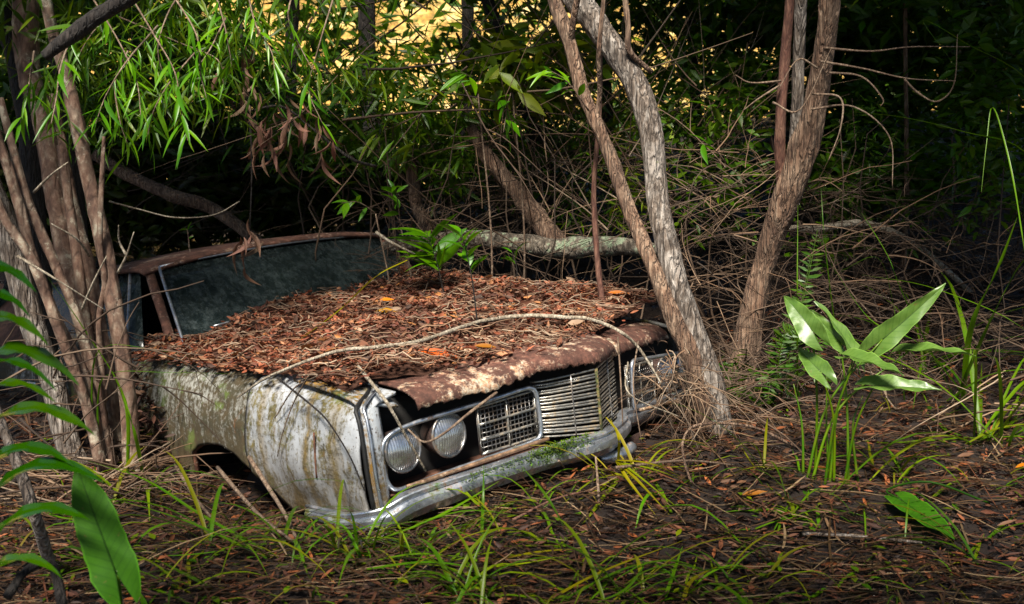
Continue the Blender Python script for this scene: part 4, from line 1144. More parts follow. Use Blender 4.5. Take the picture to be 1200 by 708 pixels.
back_tree('dark tree filling the upper right corner', [(1150, -50, 7.5, 24), (1155, 60, 7.5, 24), (1160, 150, 7.4, 26), (1165, 260, 7.3, 30)], 'bark_dark',
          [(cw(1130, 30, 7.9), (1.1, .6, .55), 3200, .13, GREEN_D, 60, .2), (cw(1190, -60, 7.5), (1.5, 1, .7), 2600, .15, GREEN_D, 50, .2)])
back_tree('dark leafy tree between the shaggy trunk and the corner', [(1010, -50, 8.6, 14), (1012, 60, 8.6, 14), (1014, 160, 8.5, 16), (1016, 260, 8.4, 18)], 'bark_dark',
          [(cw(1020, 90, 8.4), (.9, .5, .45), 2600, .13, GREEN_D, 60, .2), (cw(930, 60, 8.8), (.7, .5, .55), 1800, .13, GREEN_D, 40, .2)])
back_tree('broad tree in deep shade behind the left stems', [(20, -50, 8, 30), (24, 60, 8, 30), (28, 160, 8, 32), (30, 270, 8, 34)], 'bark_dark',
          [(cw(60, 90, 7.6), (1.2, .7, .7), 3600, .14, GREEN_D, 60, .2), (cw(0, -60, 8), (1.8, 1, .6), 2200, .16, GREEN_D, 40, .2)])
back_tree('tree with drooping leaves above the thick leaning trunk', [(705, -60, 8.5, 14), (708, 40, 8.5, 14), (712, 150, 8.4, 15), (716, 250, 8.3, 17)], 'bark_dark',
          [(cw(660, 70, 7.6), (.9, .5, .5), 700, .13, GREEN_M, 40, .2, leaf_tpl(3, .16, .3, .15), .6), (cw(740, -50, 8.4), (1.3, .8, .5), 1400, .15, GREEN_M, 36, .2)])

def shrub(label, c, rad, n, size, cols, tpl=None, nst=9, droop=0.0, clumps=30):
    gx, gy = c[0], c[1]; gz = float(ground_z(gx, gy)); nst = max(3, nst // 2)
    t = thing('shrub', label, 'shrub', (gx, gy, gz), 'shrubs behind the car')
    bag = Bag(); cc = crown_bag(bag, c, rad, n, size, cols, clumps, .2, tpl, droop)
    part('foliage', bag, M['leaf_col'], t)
    st = np.tile(np.array([[gx, gy, gz]]), (nst, 1)) + RNG.normal(0, .08, (nst, 3)) * (1, 1, 0)
    e = cc[RNG.integers(0, len(cc), nst)]; tt = np.linspace(0, 1, 8)[None, :, None]
    nst_ = nst; bow = RNG.normal(0, .22, (nst, 1, 3)) * np.sin(tt * math.pi)
    pl = st[:, None] * (1 - tt) + e[:, None] * tt + RNG.normal(0, .03, (nst, 8, 3)) * tt + bow
    V, F = tubes(pl, np.linspace(.008, .003, 8)[None] * RNG.uniform(.6, 1.2, (nst, 1)), 5)
    part('stems', Bag().add(V, F, palette(nst, BROWN_D).repeat(40, 0)), M['twig_col'], t)
WT = leaf_tpl(3, .15, .3, .12); OT = leaf_tpl(3, .34, .3, .15)
shrub('narrow leaved green shrub behind the windscreen top', cw(440, 135, 6.4), (.62, .4, .34), 750, .13, GREEN_M, WT, 10, .3)
shrub('leafy shrub in front of the golden light', cw(390, 90, 7.2), (.9, .4, .30), 520, .13, GREEN_M, WT, 10, .3)
shrub('fresh green shrub beside the leaning dark trunk', cw(630, 70, 6.6), (.38, .3, .26), 420, .14, GREEN_Y, OT, 8)
shrub('shrub with fine leaves behind the thick leaning trunk', cw(830, 110, 6.6), (.45, .4, .40), 900, .08, GREEN_M, OT, 12)
shrub('dark shrub under the thin pole-like tree', cw(1060, 170, 6.9), (.8, .5, .42), 1700, .10, GREEN_D, OT, 12)
shrub('dim leafy shrub at the right edge', cw(1180, 130, 6.0), (.45, .4, .55), 1300, .10, GREEN_D, OT, 12)
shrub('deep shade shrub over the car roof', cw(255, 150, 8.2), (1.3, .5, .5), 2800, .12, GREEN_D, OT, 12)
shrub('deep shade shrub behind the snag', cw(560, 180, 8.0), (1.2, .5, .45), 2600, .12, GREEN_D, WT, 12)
shrub('light green shrub right of the thick leaning trunk', cw(745, 215, 6.2), (.16, .2, .45), 500, .07, GREEN_Y, WT, 10)
shrub('small round leaved shrub in the brush on the bank', cw(1100, 260, 5.7), (.22, .2, .16), 60, .07, GREEN_M, OT, 6)
shrub('leafy green weed on the bank at the right edge', cw(1175, 190, 5.4), (.22, .2, .30), 260, .075, GREEN_M, OT, 8)
shrub('thin leaved weed below the bare twigs', cw(1010, 175, 6.0), (.20, .2, .28), 240, .08, GREEN_D + GREEN_M[:1], WT, 8)
shrub('bright narrow leaved shrub between snag and stub', cw(520, 190, 6.3), (.22, .2, .22), 170, .13, GREEN_M, WT, 8, .3)
shrub('bright drooping shrub above the windscreen end', cw(465, 120, 6.0), (.30, .25, .30), 260, .15, GREEN_M + GREEN_Y[:1], WT, 8, .4)
shrub('light leaved shrub above the broken snag', cw(600, 95, 6.0), (.26, .2, .24), 150, .15, GREEN_Y, OT, 8, .2)
shrub('dense bush of near black leaves added to darken the hollow behind the roof', cw(180, 225, 7.4), (1.5, .35, .36), 5200, .12, [(.012, .026, .007), (.020, .018, .010), (.016, .036, .010)], OT, 14, 0, 70)  # leaf colours near black, standing in for the shade of the hollow
shrub('scattered green leaves in the brush behind the shaggy trunk', cw(985, 240, 6.2), (.5, .3, .35), 420, .085, GREEN_M, OT, 14)
shrub('green leaved thicket between the two leaning trees', cw(840, 190, 6.1), (.30, .3, .42), 520, .085, GREEN_M, OT, 14)
shrub('narrow leaved thicket behind the snag and the vine', cw(680, 190, 6.5), (.45, .3, .42), 520, .11, GREEN_M, WT, 14, .3)
shrub('far bush of near black leaves added to darken the ground behind the car roof', cw(170, 212, 9.6), (2.6, .4, .42), 6500, .16, [(.012, .026, .007), (.016, .014, .008)], OT, 8, 0, 90)  # added in front of lit ground, shade put into its leaf colour
shrub('dark low undergrowth round the foot of the shaggy trunk', cw(875, 448, 5.0), (.26, .10, .12), 420, .05, GREEN_D, OT, 6)
shrub('low near black shrub added to deepen the shade of the hollow behind the roof', cw(300, 215, 7.6), (1.5, .4, .35), 1800, .12, [(.010, .022, .006), (.016, .014, .008)], OT, 14)  # shade of the hollow put into these leaf colours

# unseen trees added behind the viewer to shade the foreground
def shade_tree(label, base, crown, n, seed):
    b0 = np.array([*base, float(ground_z(*base))]); c = np.asarray(crown[0])
    t = thing('shade_tree', label, 'tree', b0)
    part('trunk', Bag().add(*tube([b0, b0 * .5 + c * .5 + (.2, .1, -.6), c], [.12, .09, .04], 14, 12, .1, 6, .08, seed=seed)), M['bark_grey'], t)
    bag = Bag()
    if seed == 1: crown_bag(bag, (-1.75, .15, 4.15), (.6, .28, .2), 1000, .2, GREEN_M, 30, .12, None, 0, .0)  # extra unseen clump added to shade the strap fern
    crown_bag(bag, c, crown[1], n, .26, GREEN_M, 90, .12, None, 0, .0)
    part('crown', bag, M['leaf_col'], t)
shade_tree('unseen tree added behind the viewer to shade the foreground', (.8, -3.4), ((.1, -1.35, 4.3), (1.6, 1.5, .5)), 4200, 1)
shade_tree('unseen tree added behind the viewer to shade the lower right', (3.6, -2.4), ((2.4, -.95, 4.3), (1.7, 1.6, .5)), 5600, 2)

# far wood as one mass, behind everything, with gaps to the golden light
bag = Bag()
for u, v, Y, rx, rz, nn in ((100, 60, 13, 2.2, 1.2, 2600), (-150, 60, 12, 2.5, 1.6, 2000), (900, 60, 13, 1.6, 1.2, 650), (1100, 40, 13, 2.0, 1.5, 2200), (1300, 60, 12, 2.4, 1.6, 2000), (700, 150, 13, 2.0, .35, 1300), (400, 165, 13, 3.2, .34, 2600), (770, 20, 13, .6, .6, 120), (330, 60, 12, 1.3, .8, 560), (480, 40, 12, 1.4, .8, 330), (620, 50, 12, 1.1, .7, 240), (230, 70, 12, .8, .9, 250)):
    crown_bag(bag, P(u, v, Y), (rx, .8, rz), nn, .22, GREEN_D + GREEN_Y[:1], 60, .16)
tag(link('distant_foliage', bag.mesh('distant_foliage'), M['leaf_col']), 'dim wall of distant foliage in front of the golden light', 'foliage', kind='stuff')

# ------------------------------------------------------------------ tangles of dead twigs
bag = Bag()
def tangle(n, c, s, length, rad, cols, curl=.3, grav=-.03, zlo=-.3, zhi=.7, m=8, hug=True):
    """forking dead twigs: kinked main stems with side twigs"""
    n = int(n * .6)
    st = np.asarray(c) + RNG.uniform(-1, 1, (n, 3)) * s
    if hug: st[:, 2] = np.maximum(st[:, 2], ground_z(st[:, 0], st[:, 1]) + .01)
    col = palette(n, cols); ln = length * RNG.uniform(.5, 1.6, n); r0 = rad * RNG.uniform(.5, 1.9, n)
    d = rdir(n, zlo, zhi)
    for gen in range(3):
        pl = walks(st, d, ln, m, curl * .45, grav)
        pl[..., 2] = np.maximum(pl[..., 2], ground_z(pl[..., 0], pl[..., 1]) + .004)
        V, F = tubes(pl, r0[:, None] * np.linspace(1, .3, m)[None], 4)
        bag.add(V, F, col.repeat(m * 4, 0))
        k = RNG.integers(0, len(st), int(len(st) * (1.1 if gen == 0 else .7))); i = RNG.integers(2, m - 1, len(k))
        tan = pl[k, i + 0] - pl[k, i - 1]; tan /= np.linalg.norm(tan, axis=1)[:, None] + 1e-9
        st = pl[k, i]; d = tan + rdir(len(k)) * .75; ln = ln[k] * RNG.uniform(.25, .6, len(k)); r0 = r0[k] * .6; col = col[k]
tangle(420, P(1080, 310, 5.7), (.75, .45, .36), .5, .0026, BROWN_D + BROWN[:1], .35)
tangle(220, P(1050, 390, 5.2), (.65, .3, .2), .45, .0024, BROWN_D, .35)
tangle(260, P(850, 270, 5.6), (.35, .4, .40), .45, .0026, BROWN_D + BROWN[:2], .35)
tangle(330, P(640, 230, 6.6), (.85, .4, .36), .75, .0030, BROWN_D + BROWN[:2], .25, -.01, -.2, .9)
tangle(110, P(730, 190, 6.3), (.5, .3, .5), .9, .0032, BROWN, .15, .0, .4, 1)
tangle(70, P(250, 230, 7.0), (1.3, .4, .35), .9, .0035, BROWN_D, .25)
tangle(160, P(540, 300, 5.9), (.35, .25, .16), .4, .0024, BROWN_D, .35)
tangle(150, P(830, 470, 4.45), (.22, .16, .14), .32, .0022, BROWN_D + BROWN[:1], .35, -.06, -.9, .5)
tangle(110, P(800, 440, 4.35), (.10, .10, .12), .25, .0022, BROWN, .4, -.1, -1, .3)
tangle(110, P(110, 570, 4.0), (.22, .2, .08), .35, .003, BROWN, .25, -.03, -.3, .5)
tangle(50, P(60, 480, 3.9), (.35, .4, .25), .5, .003, BROWN_D, .25, -.03, -.3, .8)
tangle(60, P(400, 80, 6.0), (1.2, .5, .4), 1.0, .004, BROWN_D, .2, .0, -.6, .9)
tangle(110, P(885, 450, 5.0), (.22, .12, .12), .35, .0024, BROWN_D, .3)
tangle(40, P(1150, 470, 4.7), (.35, .3, .15), .5, .003, BROWN, .3)
tag(link('dead_twigs', bag.mesh('dead_twigs'), M['twig_col']), 'tangle of fine dead twigs and vines behind and around the car', 'twigs', kind='stuff')

# ------------------------------------------------------------------ litter, straw and grass on the ground
def gnd_points(n, near=2.3, far=6.6):
    y = near + (far - near) * RNG.random(n) ** 1.25
    x = RNG.uniform(-.55, .55, n) * y * 1.05
    return x, y
bag = Bag()
n = 15000
x, y = gnd_points(n)
pos = np.stack([x, y, ground_z(x, y) + RNG.uniform(.0, .018, n)], -1)
size = RNG.uniform(.02, .065, n)
bag.add(*scatter(*leaf_tpl(3, .30, .5, -.18, .45), pos, frames(rdir(n, -.2, .25), None, RNG.normal(0, .6, n)), np.stack([size, size * RNG.uniform(.6, 1.2, n), size], -1),
        palette(n, [(.085, .026, .011), (.052, .017, .008), (.13, .042, .016), (.03, .013, .008), (.13, .06, .028), (.24, .07, .018)], .3)))
n = 16000
x, y = gnd_points(n)
pos = np.stack([x, y, ground_z(x, y) + RNG.uniform(.0, .010, n)], -1)
bag.add(*scatter(*leaf_tpl(2, .45, .6, -.2, .45), pos, frames(rdir(n, -.5, .6), None, RNG.normal(0, 1, n)), RNG.uniform(.008, .026, n),
        palette(n, [(.035, .016, .009), (.020, .011, .007), (.055, .026, .013), (.012, .008, .006), (.09, .045, .022)], .35)))
n = 380
k = RNG.random(n); u = 146 + 40 * k + RNG.normal(0, 9, n); v = 425 + 125 * k + RNG.normal(0, 8, n)
pos = np.array([SDW(a, b_, -1.0 - .05 * c_) for a, b_, c_ in zip(u, v, RNG.random(n))])
size = RNG.uniform(.025, .06, n)
bag.add(*scatter(*leaf_tpl(3, .30, .5, -.18, .45), pos, frames(rdir(n, -.9, .3), None, RNG.normal(0, .8, n)), np.stack([size, size, size], -1),
        palette(n, [(.06, .025, .014), (.09, .035, .02), (.04, .02, .012), (.12, .06, .03)], .3)))
tag(link('fallen_leaves', bag.mesh('fallen_leaves', smooth_=False), M['litter']), 'brown dead leaves strewn over the wet ground', 'leaf litter', kind='stuff')
bag = Bag()
n = 7000; m = 7
x, y = gnd_points(n)
a = RNG.normal(0, .55, n) + np.where(RNG.random(n) < .5, .15, -.25) + np.where(RNG.random(n) < .15, 1.3, 0)
ln = RNG.uniform(.03, .40, n) ** 1.15
tt = np.linspace(-.5, .5, m)
cur = RNG.normal(0, .12, n)
px = x[:, None] + ln[:, None] * (np.cos(a)[:, None] * tt - np.sin(a)[:, None] * cur[:, None] * (tt ** 2))
py = y[:, None] + ln[:, None] * (np.sin(a)[:, None] * tt + np.cos(a)[:, None] * cur[:, None] * (tt ** 2))
tilt = RNG.normal(0, .10, n)
pz = ground_z(px, py) * .4 + ground_z(x, y)[:, None] * .6 + .012 + RNG.uniform(0, .03, (n, 1)) + ln[:, None] * tilt[:, None] * tt
pz = np.maximum(pz, ground_z(px, py) + .003)
V, F = ribbons(np.stack([px, py, pz], -1), np.full((n, m), .0055) * RNG.uniform(.4, 1.6, (n, 1)) * np.array([.7, 1, 1, 1, 1, .8, .3]), None, .35)
bag.add(V, F, palette(n, [(.07, .037, .018), (.11, .065, .035), (.04, .020, .012), (.22, .15, .085), (.03, .018, .012), (.10, .036, .018), (.05, .028, .016), (.025, .016, .010)], .3).repeat(m * 3, 0))
tag(link('dead_reeds', bag.mesh('dead_reeds'), M['straw']), 'matted dead reeds and straw on the wet ground', 'dead reeds', kind='stuff')

def blades(bag, roots, n, length, width, cols, lean=.7, grav=.16, m=9, az=None, azs=3.2):
    """arching grass blades from root points"""
    roots = np.asarray(roots, float)
    k = RNG.integers(0, len(roots), n)
    p = roots[k] + RNG.normal(0, .018, (n, 3)) * (1, 1, .2)
    th = (RNG.uniform(-math.pi, math.pi, n) if az is None else RNG.normal(az, azs, n))
    el = RNG.uniform(.15, 1.15, n)
    d = np.stack([np.cos(th) * np.cos(el), np.sin(th) * np.cos(el), np.sin(el)], -1)
    L_ = length * RNG.uniform(.5, 1.25, n)
    out = np.zeros((n, m, 3)); out[:, 0] = p
    for i in range(1, m):
        d[:, 2] -= grav * RNG.uniform(.6, 1.4, n); d /= np.linalg.norm(d, axis=1)[:, None]
        out[:, i] = out[:, i - 1] + d * (L_ / (m - 1))[:, None]
    out[..., 2] = np.maximum(out[..., 2], ground_z(out[..., 0], out[..., 1]) + .006)
    wv = width * RNG.uniform(.6, 1.3, (n, 1)) * np.interp(np.linspace(0, 1, m), [0, .2, .6, 1], [.6, 1, .8, .06])
    V, F = ribbons(out, wv, None, .4)
    bag.add(V, F, palette(n, cols).repeat(m * 3, 0))
GB = [(.07, .19, .018), (.10, .22, .020), (.055, .155, .018)]
GYB = [(.19, .24, .018), (.14, .20, .018), (.24, .21, .04)]
GR = [(.055, .15, .014), (.085, .18, .018), (.12, .18, .020), (.04, .10, .014), (.16, .16, .035)]
tufts = [
    ('yellow green grass tuft arching right of the bumper end', (728, 560), 26, .42, .011, [(.20, .22, .03), (.14, .18, .03), (.24, .20, .06)]),
    ('green grass tuft under the near bumper corner', (425, 650), 46, .34, .008, GR),
    ('flattened green grass tuft below the bumper', (500, 655), 30, .42, .009, GR),
    ('upright thin grass tuft beside the bumper corner', (565, 628), 12, .33, .007, GR),
    ('grass tuft at the bottom edge below the grille', (720, 705), 30, .38, .009, GR),
    ('grass tuft at the bottom edge below the yellow tuft', (860, 690), 26, .36, .009, GR),
    ('small grass tuft by the bottom left leaf', (215, 690), 26, .34, .008, GR),
    ('long bladed grass tuft against the front fender', (250, 640), 22, .50, .010, GR),
    ('grass tuft left of the wheel arch', (165, 590), 18, .50, .010, GR),
    ('tall sedge clump at the right edge', (1150, 520), 34, 1.0, .014, [(.05, .13, .02), (.09, .17, .03), (.15, .18, .04)]),
    ('sedge clump on the bank behind the arrowhead plant', (1090, 430), 26, .85, .012, [(.05, .13, .02), (.08, .15, .03)]),
    ('grass tuft right of the arrowhead plant', (1050, 560), 18, .40, .009, GR),
    ('low grass tuft in the lower right corner', (1150, 660), 18, .36, .008, GR),
    ('sparse grass tuft between trunk and arrowhead plant', (890, 560), 14, .40, .007, GR),
    ('wispy grass tuft beside the shaggy trunk foot', (850, 470), 16, .55, .006, [(.10, .12, .03), (.16, .14, .06)]),
    ('bright grass tuft under the near fender', (330, 640), 20, .36, .008, GR),
    ('grass tuft at the bottom edge below the headlights', (560, 705), 34, .34, .009, GR),
]
for lab, uv, n, ln, wd, cols in tufts:
    p = G(*uv); bag = Bag()
    rt = p + RNG.normal(0, .05, (5, 3)) * (1, 1, 0); rt[:, 2] = ground_z(rt[:, 0], rt[:, 1])
    blades(bag, rt, int(n * .65), ln, wd * 1.35, cols)
    solo('grass_tuft', bag, M['grassm'], lab, 'grass', 'grass tufts on the swamp floor', p)
bag = Bag()
x, y = gnd_points(220, 2.4, 5.2); rt = np.stack([x, y, ground_z(x, y)], -1)
blades(bag, rt, 420, .24, .007, GR + [(.17, .13, .05)], grav=.22)
x, y = gnd_points(300, 2.4, 5.2); pos = np.stack([x, y, ground_z(x, y) + .02], -1)
k = RNG.integers(0, 300, 700); pos = pos[k] + RNG.normal(0, .03, (700, 3)) * (1, 1, .3)
bag.add(*scatter(*leaf_tpl(3, .5, .2, .1), pos, frames(rdir(700, -.1, .5)), RNG.uniform(.015, .05, 700), palette(700, GREEN_M + GREEN_Y)))
y = RNG.uniform(2.5, 3.75, 90); x = RNG.uniform(-.45, .35, 90) * y; rt = np.stack([x, y, ground_z(x, y)], -1)
keep = RNG.random(90) < .8; rt = rt[keep]
blades(bag, rt[::2], 120, .44, .0125, GB + GYB[1:2], grav=.30)
tag(link('undergrowth', bag.mesh('undergrowth'), M['grassm']), 'sparse green seedlings and grass on the swamp floor', 'undergrowth', kind='stuff')

def blade_thing(label, base, rows_list, cols, mat='grassm'):
    t = thing('grass_tuft', label, 'grass', base, 'grass tufts on the swamp floor')
    for rows in rows_list:
        *pts, wd = rows
        a = spline(np.array(pts), 6); m = len(a)
        wv = np.interp(np.linspace(0, 1, m), [0, .15, .6, 1], [.7, 1, .85, .08]) * wd
        V, F = ribbons(a[None], wv[None], None, .45)
        part('blade', Bag().add(V, F, palette(1, cols)[0]), M[mat], t)
blade_thing('long sedge blades arching in from the right edge', G(1136, 470), [
    (G(1245, 500), P(1240, 260, 4.4), P(1200, 178, 4.4), P(1130, 155, 4.5), P(1060, 138, 4.6), P(998, 131, 4.7), .016),
    (G(1250, 490), P(1250, 250, 4.4), P(1215, 108, 4.4), P(1130, 50, 4.5), P(1082, 24, 4.6), P(1108, 62, 4.55), P(1145, 112, 4.5), .009),
    (G(1205, 490), P(1205, 350, 4.3), P(1192, 240, 4.3), P(1178, 170, 4.4), P(1163, 126, 4.5), P(1156, 170, 4.45), P(1150, 225, 4.4), .008),
    (G(1128, 470), P(1138, 386, 4.4), P(1170, 315, 4.3), P(1192, 255, 4.2), .024),
    (G(1120, 470), P(1150, 400, 4.4), P(1190, 320, 4.3), P(1215, 290, 4.2), .016), (G(1135, 470), P(1080, 405, 4.6), P(1020, 375, 4.8), P(974, 310, 4.9), .010), (G(1120, 470), P(1060, 350, 4.8), P(1040, 300, 4.8), P(1010, 250, 4.9), .010),
    (G(1060, 470), P(1052, 400, 4.9), P(1045, 350, 4.9), P(1028, 302, 4.9), P(985, 318, 4.9), .008), (G(1235, 480), P(1210, 395, 4.4), P(1100, 340, 4.6), P(1010, 322, 4.8), .010), (G(1110, 470), P(1160, 440, 4.3), P(1215, 432, 4.2), .014)], GB)
blade_thing('two upright thin blades behind the arrowhead leaves', G(935, 470), [(G(935, 470), P(934, 380, 4.8), P(935, 240, 4.85), .009), (G(990, 470), P(968, 300, 4.9), P(962, 220, 4.95), .006)], GB)
blade_thing('long green blades crossing in front of the wheel arch', G(320, 655), [(G(318, 650, .02), G(235, 604, .08), P(170, 563, 3.6), P(102, 540, 3.6), .015), (G(312, 655, .02), G(250, 625, .06), P(203, 606, 3.4), P(132, 584, 3.4), .014), (G(248, 690, .01), G(205, 668, .05), P(154, 641, 3.0), .015),
    (G(300, 640, .01), G(230, 650, .05), P(175, 652, 3.2), .010)], GB)
blade_thing('pair of long blades drooping between the left stems and the car', G(150, 560), [(G(150, 560), P(146, 470, 4.1), P(98, 386, 4.0), P(56, 325, 3.9), .015), (G(168, 560), P(158, 510, 4.0), P(142, 462, 4.0), P(128, 430, 4.0), .014), (G(112, 562), P(108, 450, 4.15), P(122, 407, 4.1), P(180, 410, 4.1), P(236, 421, 4.2), .008), (G(118, 562), P(115, 470, 4.15), P(130, 438, 4.1), P(200, 437, 4.05), P(275, 438, 4.05), .008)], GB)
blade_thing('yellow green blades splayed over the ground right of the bumper', G(722, 545), [(G(722, 540, .12), G(745, 562, .08), G(785, 604, .01), .017), (G(722, 540, .12), G(738, 566, .08), G(770, 606, .01), .015), (G(724, 540, .12), G(750, 560, .08), G(800, 600, .01), .013), (G(722, 540, .12), G(765, 545, .14), G(812, 566, .05), .016),
    (G(722, 542, .10), G(770, 552, .10), G(830, 575, .01), .013), (G(724, 545, .06), G(725, 515, .2), P(715, 490, 3.95), .010)], GYB)
blade_thing('broad green blades lying below the near bumper corner', G(440, 640), [(G(432, 638, .02), G(512, 607, .08), P(585, 564, 3.72), .018), (G(430, 668, .02), G(502, 660, .05), G(575, 668, .02), .018), (G(430, 660, .02), G(490, 650, .06), G(560, 655, .03), .015), (G(450, 632, .03), G(540, 600, .10), G(620, 606, .06), .012),
    (G(564, 642, .0), P(566, 590, 3.55), P(567, 545, 3.6), .011), (G(668, 632, .0), G(640, 582, .14), P(610, 545, 3.7), .012), (G(425, 660, .0), G(405, 620, .10), G(380, 610, .10), .012), (G(420, 650, .0), G(410, 600, .16), G(385, 600, .14), .010)], GB)
blade_thing('yellow green blades lying flat in the lower middle', G(600, 655), [(G(566, 660, .02), G(630, 648, .04), G(682, 643, .02), .016), (G(560, 668, .02), G(620, 660, .04), G(668, 650, .02), .012), (G(700, 665, .02), G(720, 652, .05), G(735, 664, .02), .011), (G(500, 640, .02), G(520, 622, .07), G(535, 634, .03), .016)], GYB)
blade_thing('long straight blades slanting up from the bottom edge', G(700, 700), [(G(640, 706, .02), G(705, 671, .05), G(805, 632, .04), .013), (G(655, 707, .02), G(730, 668, .06), G(790, 655, .03), .012), (G(700, 707, .02), G(735, 690, .06), G(760, 655, .05), .012), (G(780, 700, .02), G(790, 670, .06), G(800, 640, .06), .012), (G(800, 706, .02), G(812, 680, .05), G(850, 660, .03), .014)], GYB + GB)
blade_thing('drooping blade hanging from the sprig over the hood', HL(352, 398), [(P(478, 305, 4.9), P(440, 325, 4.75), HL(400, 362, .04), HL(349, 400, .02), .012)], GYB)

# ------------------------------------------------------------------ arrowhead-leaved plant on the right
def arrow_leaf(B, T, wid, nrm, lobe=.38, curl=.10, fold=.22, seg=12, wave=.012, twist=0.0, pw=1.5):
    """arrowhead leaf blade from junction B to tip T"""
    B = np.asarray(B, float); T = np.asarray(T, float); x = T - B; L_ = np.linalg.norm(x); x /= L_
    n = np.asarray(nrm, float); n = n - x * (n @ x); n /= np.linalg.norm(n); y = np.cross(n, x)
    bag = Bag()
    for s in (-1, 1):
        rows = []
        for t in np.linspace(-lobe, 1, seg + 5):
            if t < 0:
                f = -t / lobe; inner = .16 * f * wid; outer = wid * (.5 - .26 * f ** 1.6)
                if f > .98: outer = inner + .03 * wid
            else:
                inner = 0; outer = wid * .5 * (1 - t ** pw) ** .85 * (1 + .05 * math.sin(t * 9 + wid * 90) + .03 * math.sin(t * 31 + s)) + .001
            c0, c1 = math.cos(twist * t), math.sin(twist * t)
            r = []
            for kk in (0, .35, .7, 1):
                a = inner + (outer - inner) * kk
                yy = s * a
                zz_ = fold * a - curl * L_ * t * t + wave * math.sin(t * 14 + kk * 3 + s) * kk
                if t < 0: zz_ -= .12 * L_ * t * t / lobe
                p = B + x * (t * L_) + y * (yy * c0 - zz_ * c1) + n * (zz_ * c0 + yy * c1)
                r.append(p)
            rows.append(r)
        V = np.array(rows); a_, b_ = V.shape[:2]
        i = np.arange(a_ - 1)[:, None] * b_; j = np.arange(b_ - 1)[None]
        F = np.stack([i + j, i + j + 1, i + b_ + j + 1, i + b_ + j], -1).reshape(-1, 4)
        bag.add(V.reshape(-1, 3), F if s > 0 else F[:, ::-1], np.array([[(t + .5, kk, 0) for kk in (0, .35, .7, 1)] for t in np.linspace(-lobe, 1, seg + 5)]).reshape(-1, 3))
    rib = np.array([B + x * (t * L_) + n * (-curl * L_ * t * t - .001) for t in np.linspace(0, .96, 8)])
    V, F = tube(rib, np.linspace(.0028, .0008, 8) * (L_ / .25) ** .5, 5, 2); bag.add(V, F, (.5, 0, 1))
    return bag
pb = G(968, 566)
t = thing('arrowhead_plant', 'tall plant with big arrow shaped leaves on upright green stalks', 'plant', pb)
Y0 = pb[1]
lv = [
    ((1034, 398, Y0 - .02), (1109, 334, Y0 - .10), .088, (.45, -.55, .7), .42),
    ((1066, 411, Y0 + .02), (1142, 406, Y0 - .12), .075, (.0, -.30, .95), .34),
    ((952, 388, Y0 - .05), (918, 344, Y0 + .03), .095, (-.55, -.75, .35), .45),
    ((1003, 420, Y0 - .10), (1060, 434, Y0 - .25), .08, (.1, -.55, .85), .42),
    ((1001, 416, Y0 + .02), (964, 348, Y0 + .08), .07, (.5, -.75, .3), .3),
    ((962, 436, Y0 - .08), (932, 405, Y0 + .02), .075, (-.4, -.6, .6), .5),
    ((1024, 452, Y0 - .12), (1103, 452, Y0 - .22), .085, (.0, -.45, .9), .3),
    ((985, 402, Y0 + .06), (952, 364, Y0 + .08), .07, (-.3, -.7, .6), .4),
]
for k, (B, T, wd, nr, lb) in enumerate(lv):
    Bp, Tp = P(*B), P(*T)
    lf = part('leaf', arrow_leaf(Bp, Tp, wd, nr, lb, .10 + .05 * (k % 3), .42, 12, .006, .25 * (-1) ** k), M['leaf_arum'], t)
    r0 = pb + np.array([(k - 3.5) * .024, .02 * ((k * 37) % 3 - 1), -.02])
    mid = (r0 + Bp) / 2 + np.array([(r0[0] - Bp[0]) * .22, 0, .04])
    V, F = tube([r0, mid, Bp], [.0060, .0045, .0028], 8, 8, .04, 20)
    part('stalk', Bag().add(V, F), M['petiole'], t, lf)
for du in (-20, 6, 34):
    V, F = tube([pb + (du * .0038, .03, -.02), P(962 + du * 1.1, 500, Y0 + .05), P(960 + du * 1.5, 430 + abs(du), Y0 + .07)], [.006, .004, .0015], 7, 6)
    part('stalk', Bag().add(V, F), M['petiole'], t)

q = G(1060, 600)
bag = arrow_leaf(G(1056, 586, .05), G(1119, 629, .03), .11, (.15, -.75, .75), .22, .03, .15, 12, .004, pw=2.4)
V, F = tube([G(1056, 586, .05), G(1040, 574, .06), G(1090, 565, .09), G(1160, 590, .02)], [.003, .004, .004, .004], 6, 6); bag.add(V, F, (.5, 0, 1))
solo('fallen_leaf', bag, M['leaf_big'], 'broad green leaf lying limp on the ground in front of the arrowhead plant', 'leaf', base=P(1058, 586, q[1]))

# large leaf at the bottom left
t = thing('broad_leaf_plant', 'single broad bright green leaf standing at the bottom left', 'plant', P(140, 760, 2.25))
part('leaf', arrow_leaf(P(136, 672, 2.25), P(88, 544, 2.30), .098, (.18, -.95, .25), .30, .03, .12, 16, .003, pw=2.6), M['leaf_big'], t)
V, F = tube([P(137, 668, 2.255), P(142, 720, 2.27), P(140, 790, 2.3)], [.0045, .005, .006], 7, 5); part('stalk', Bag().add(V, F), M['petiole'], t)

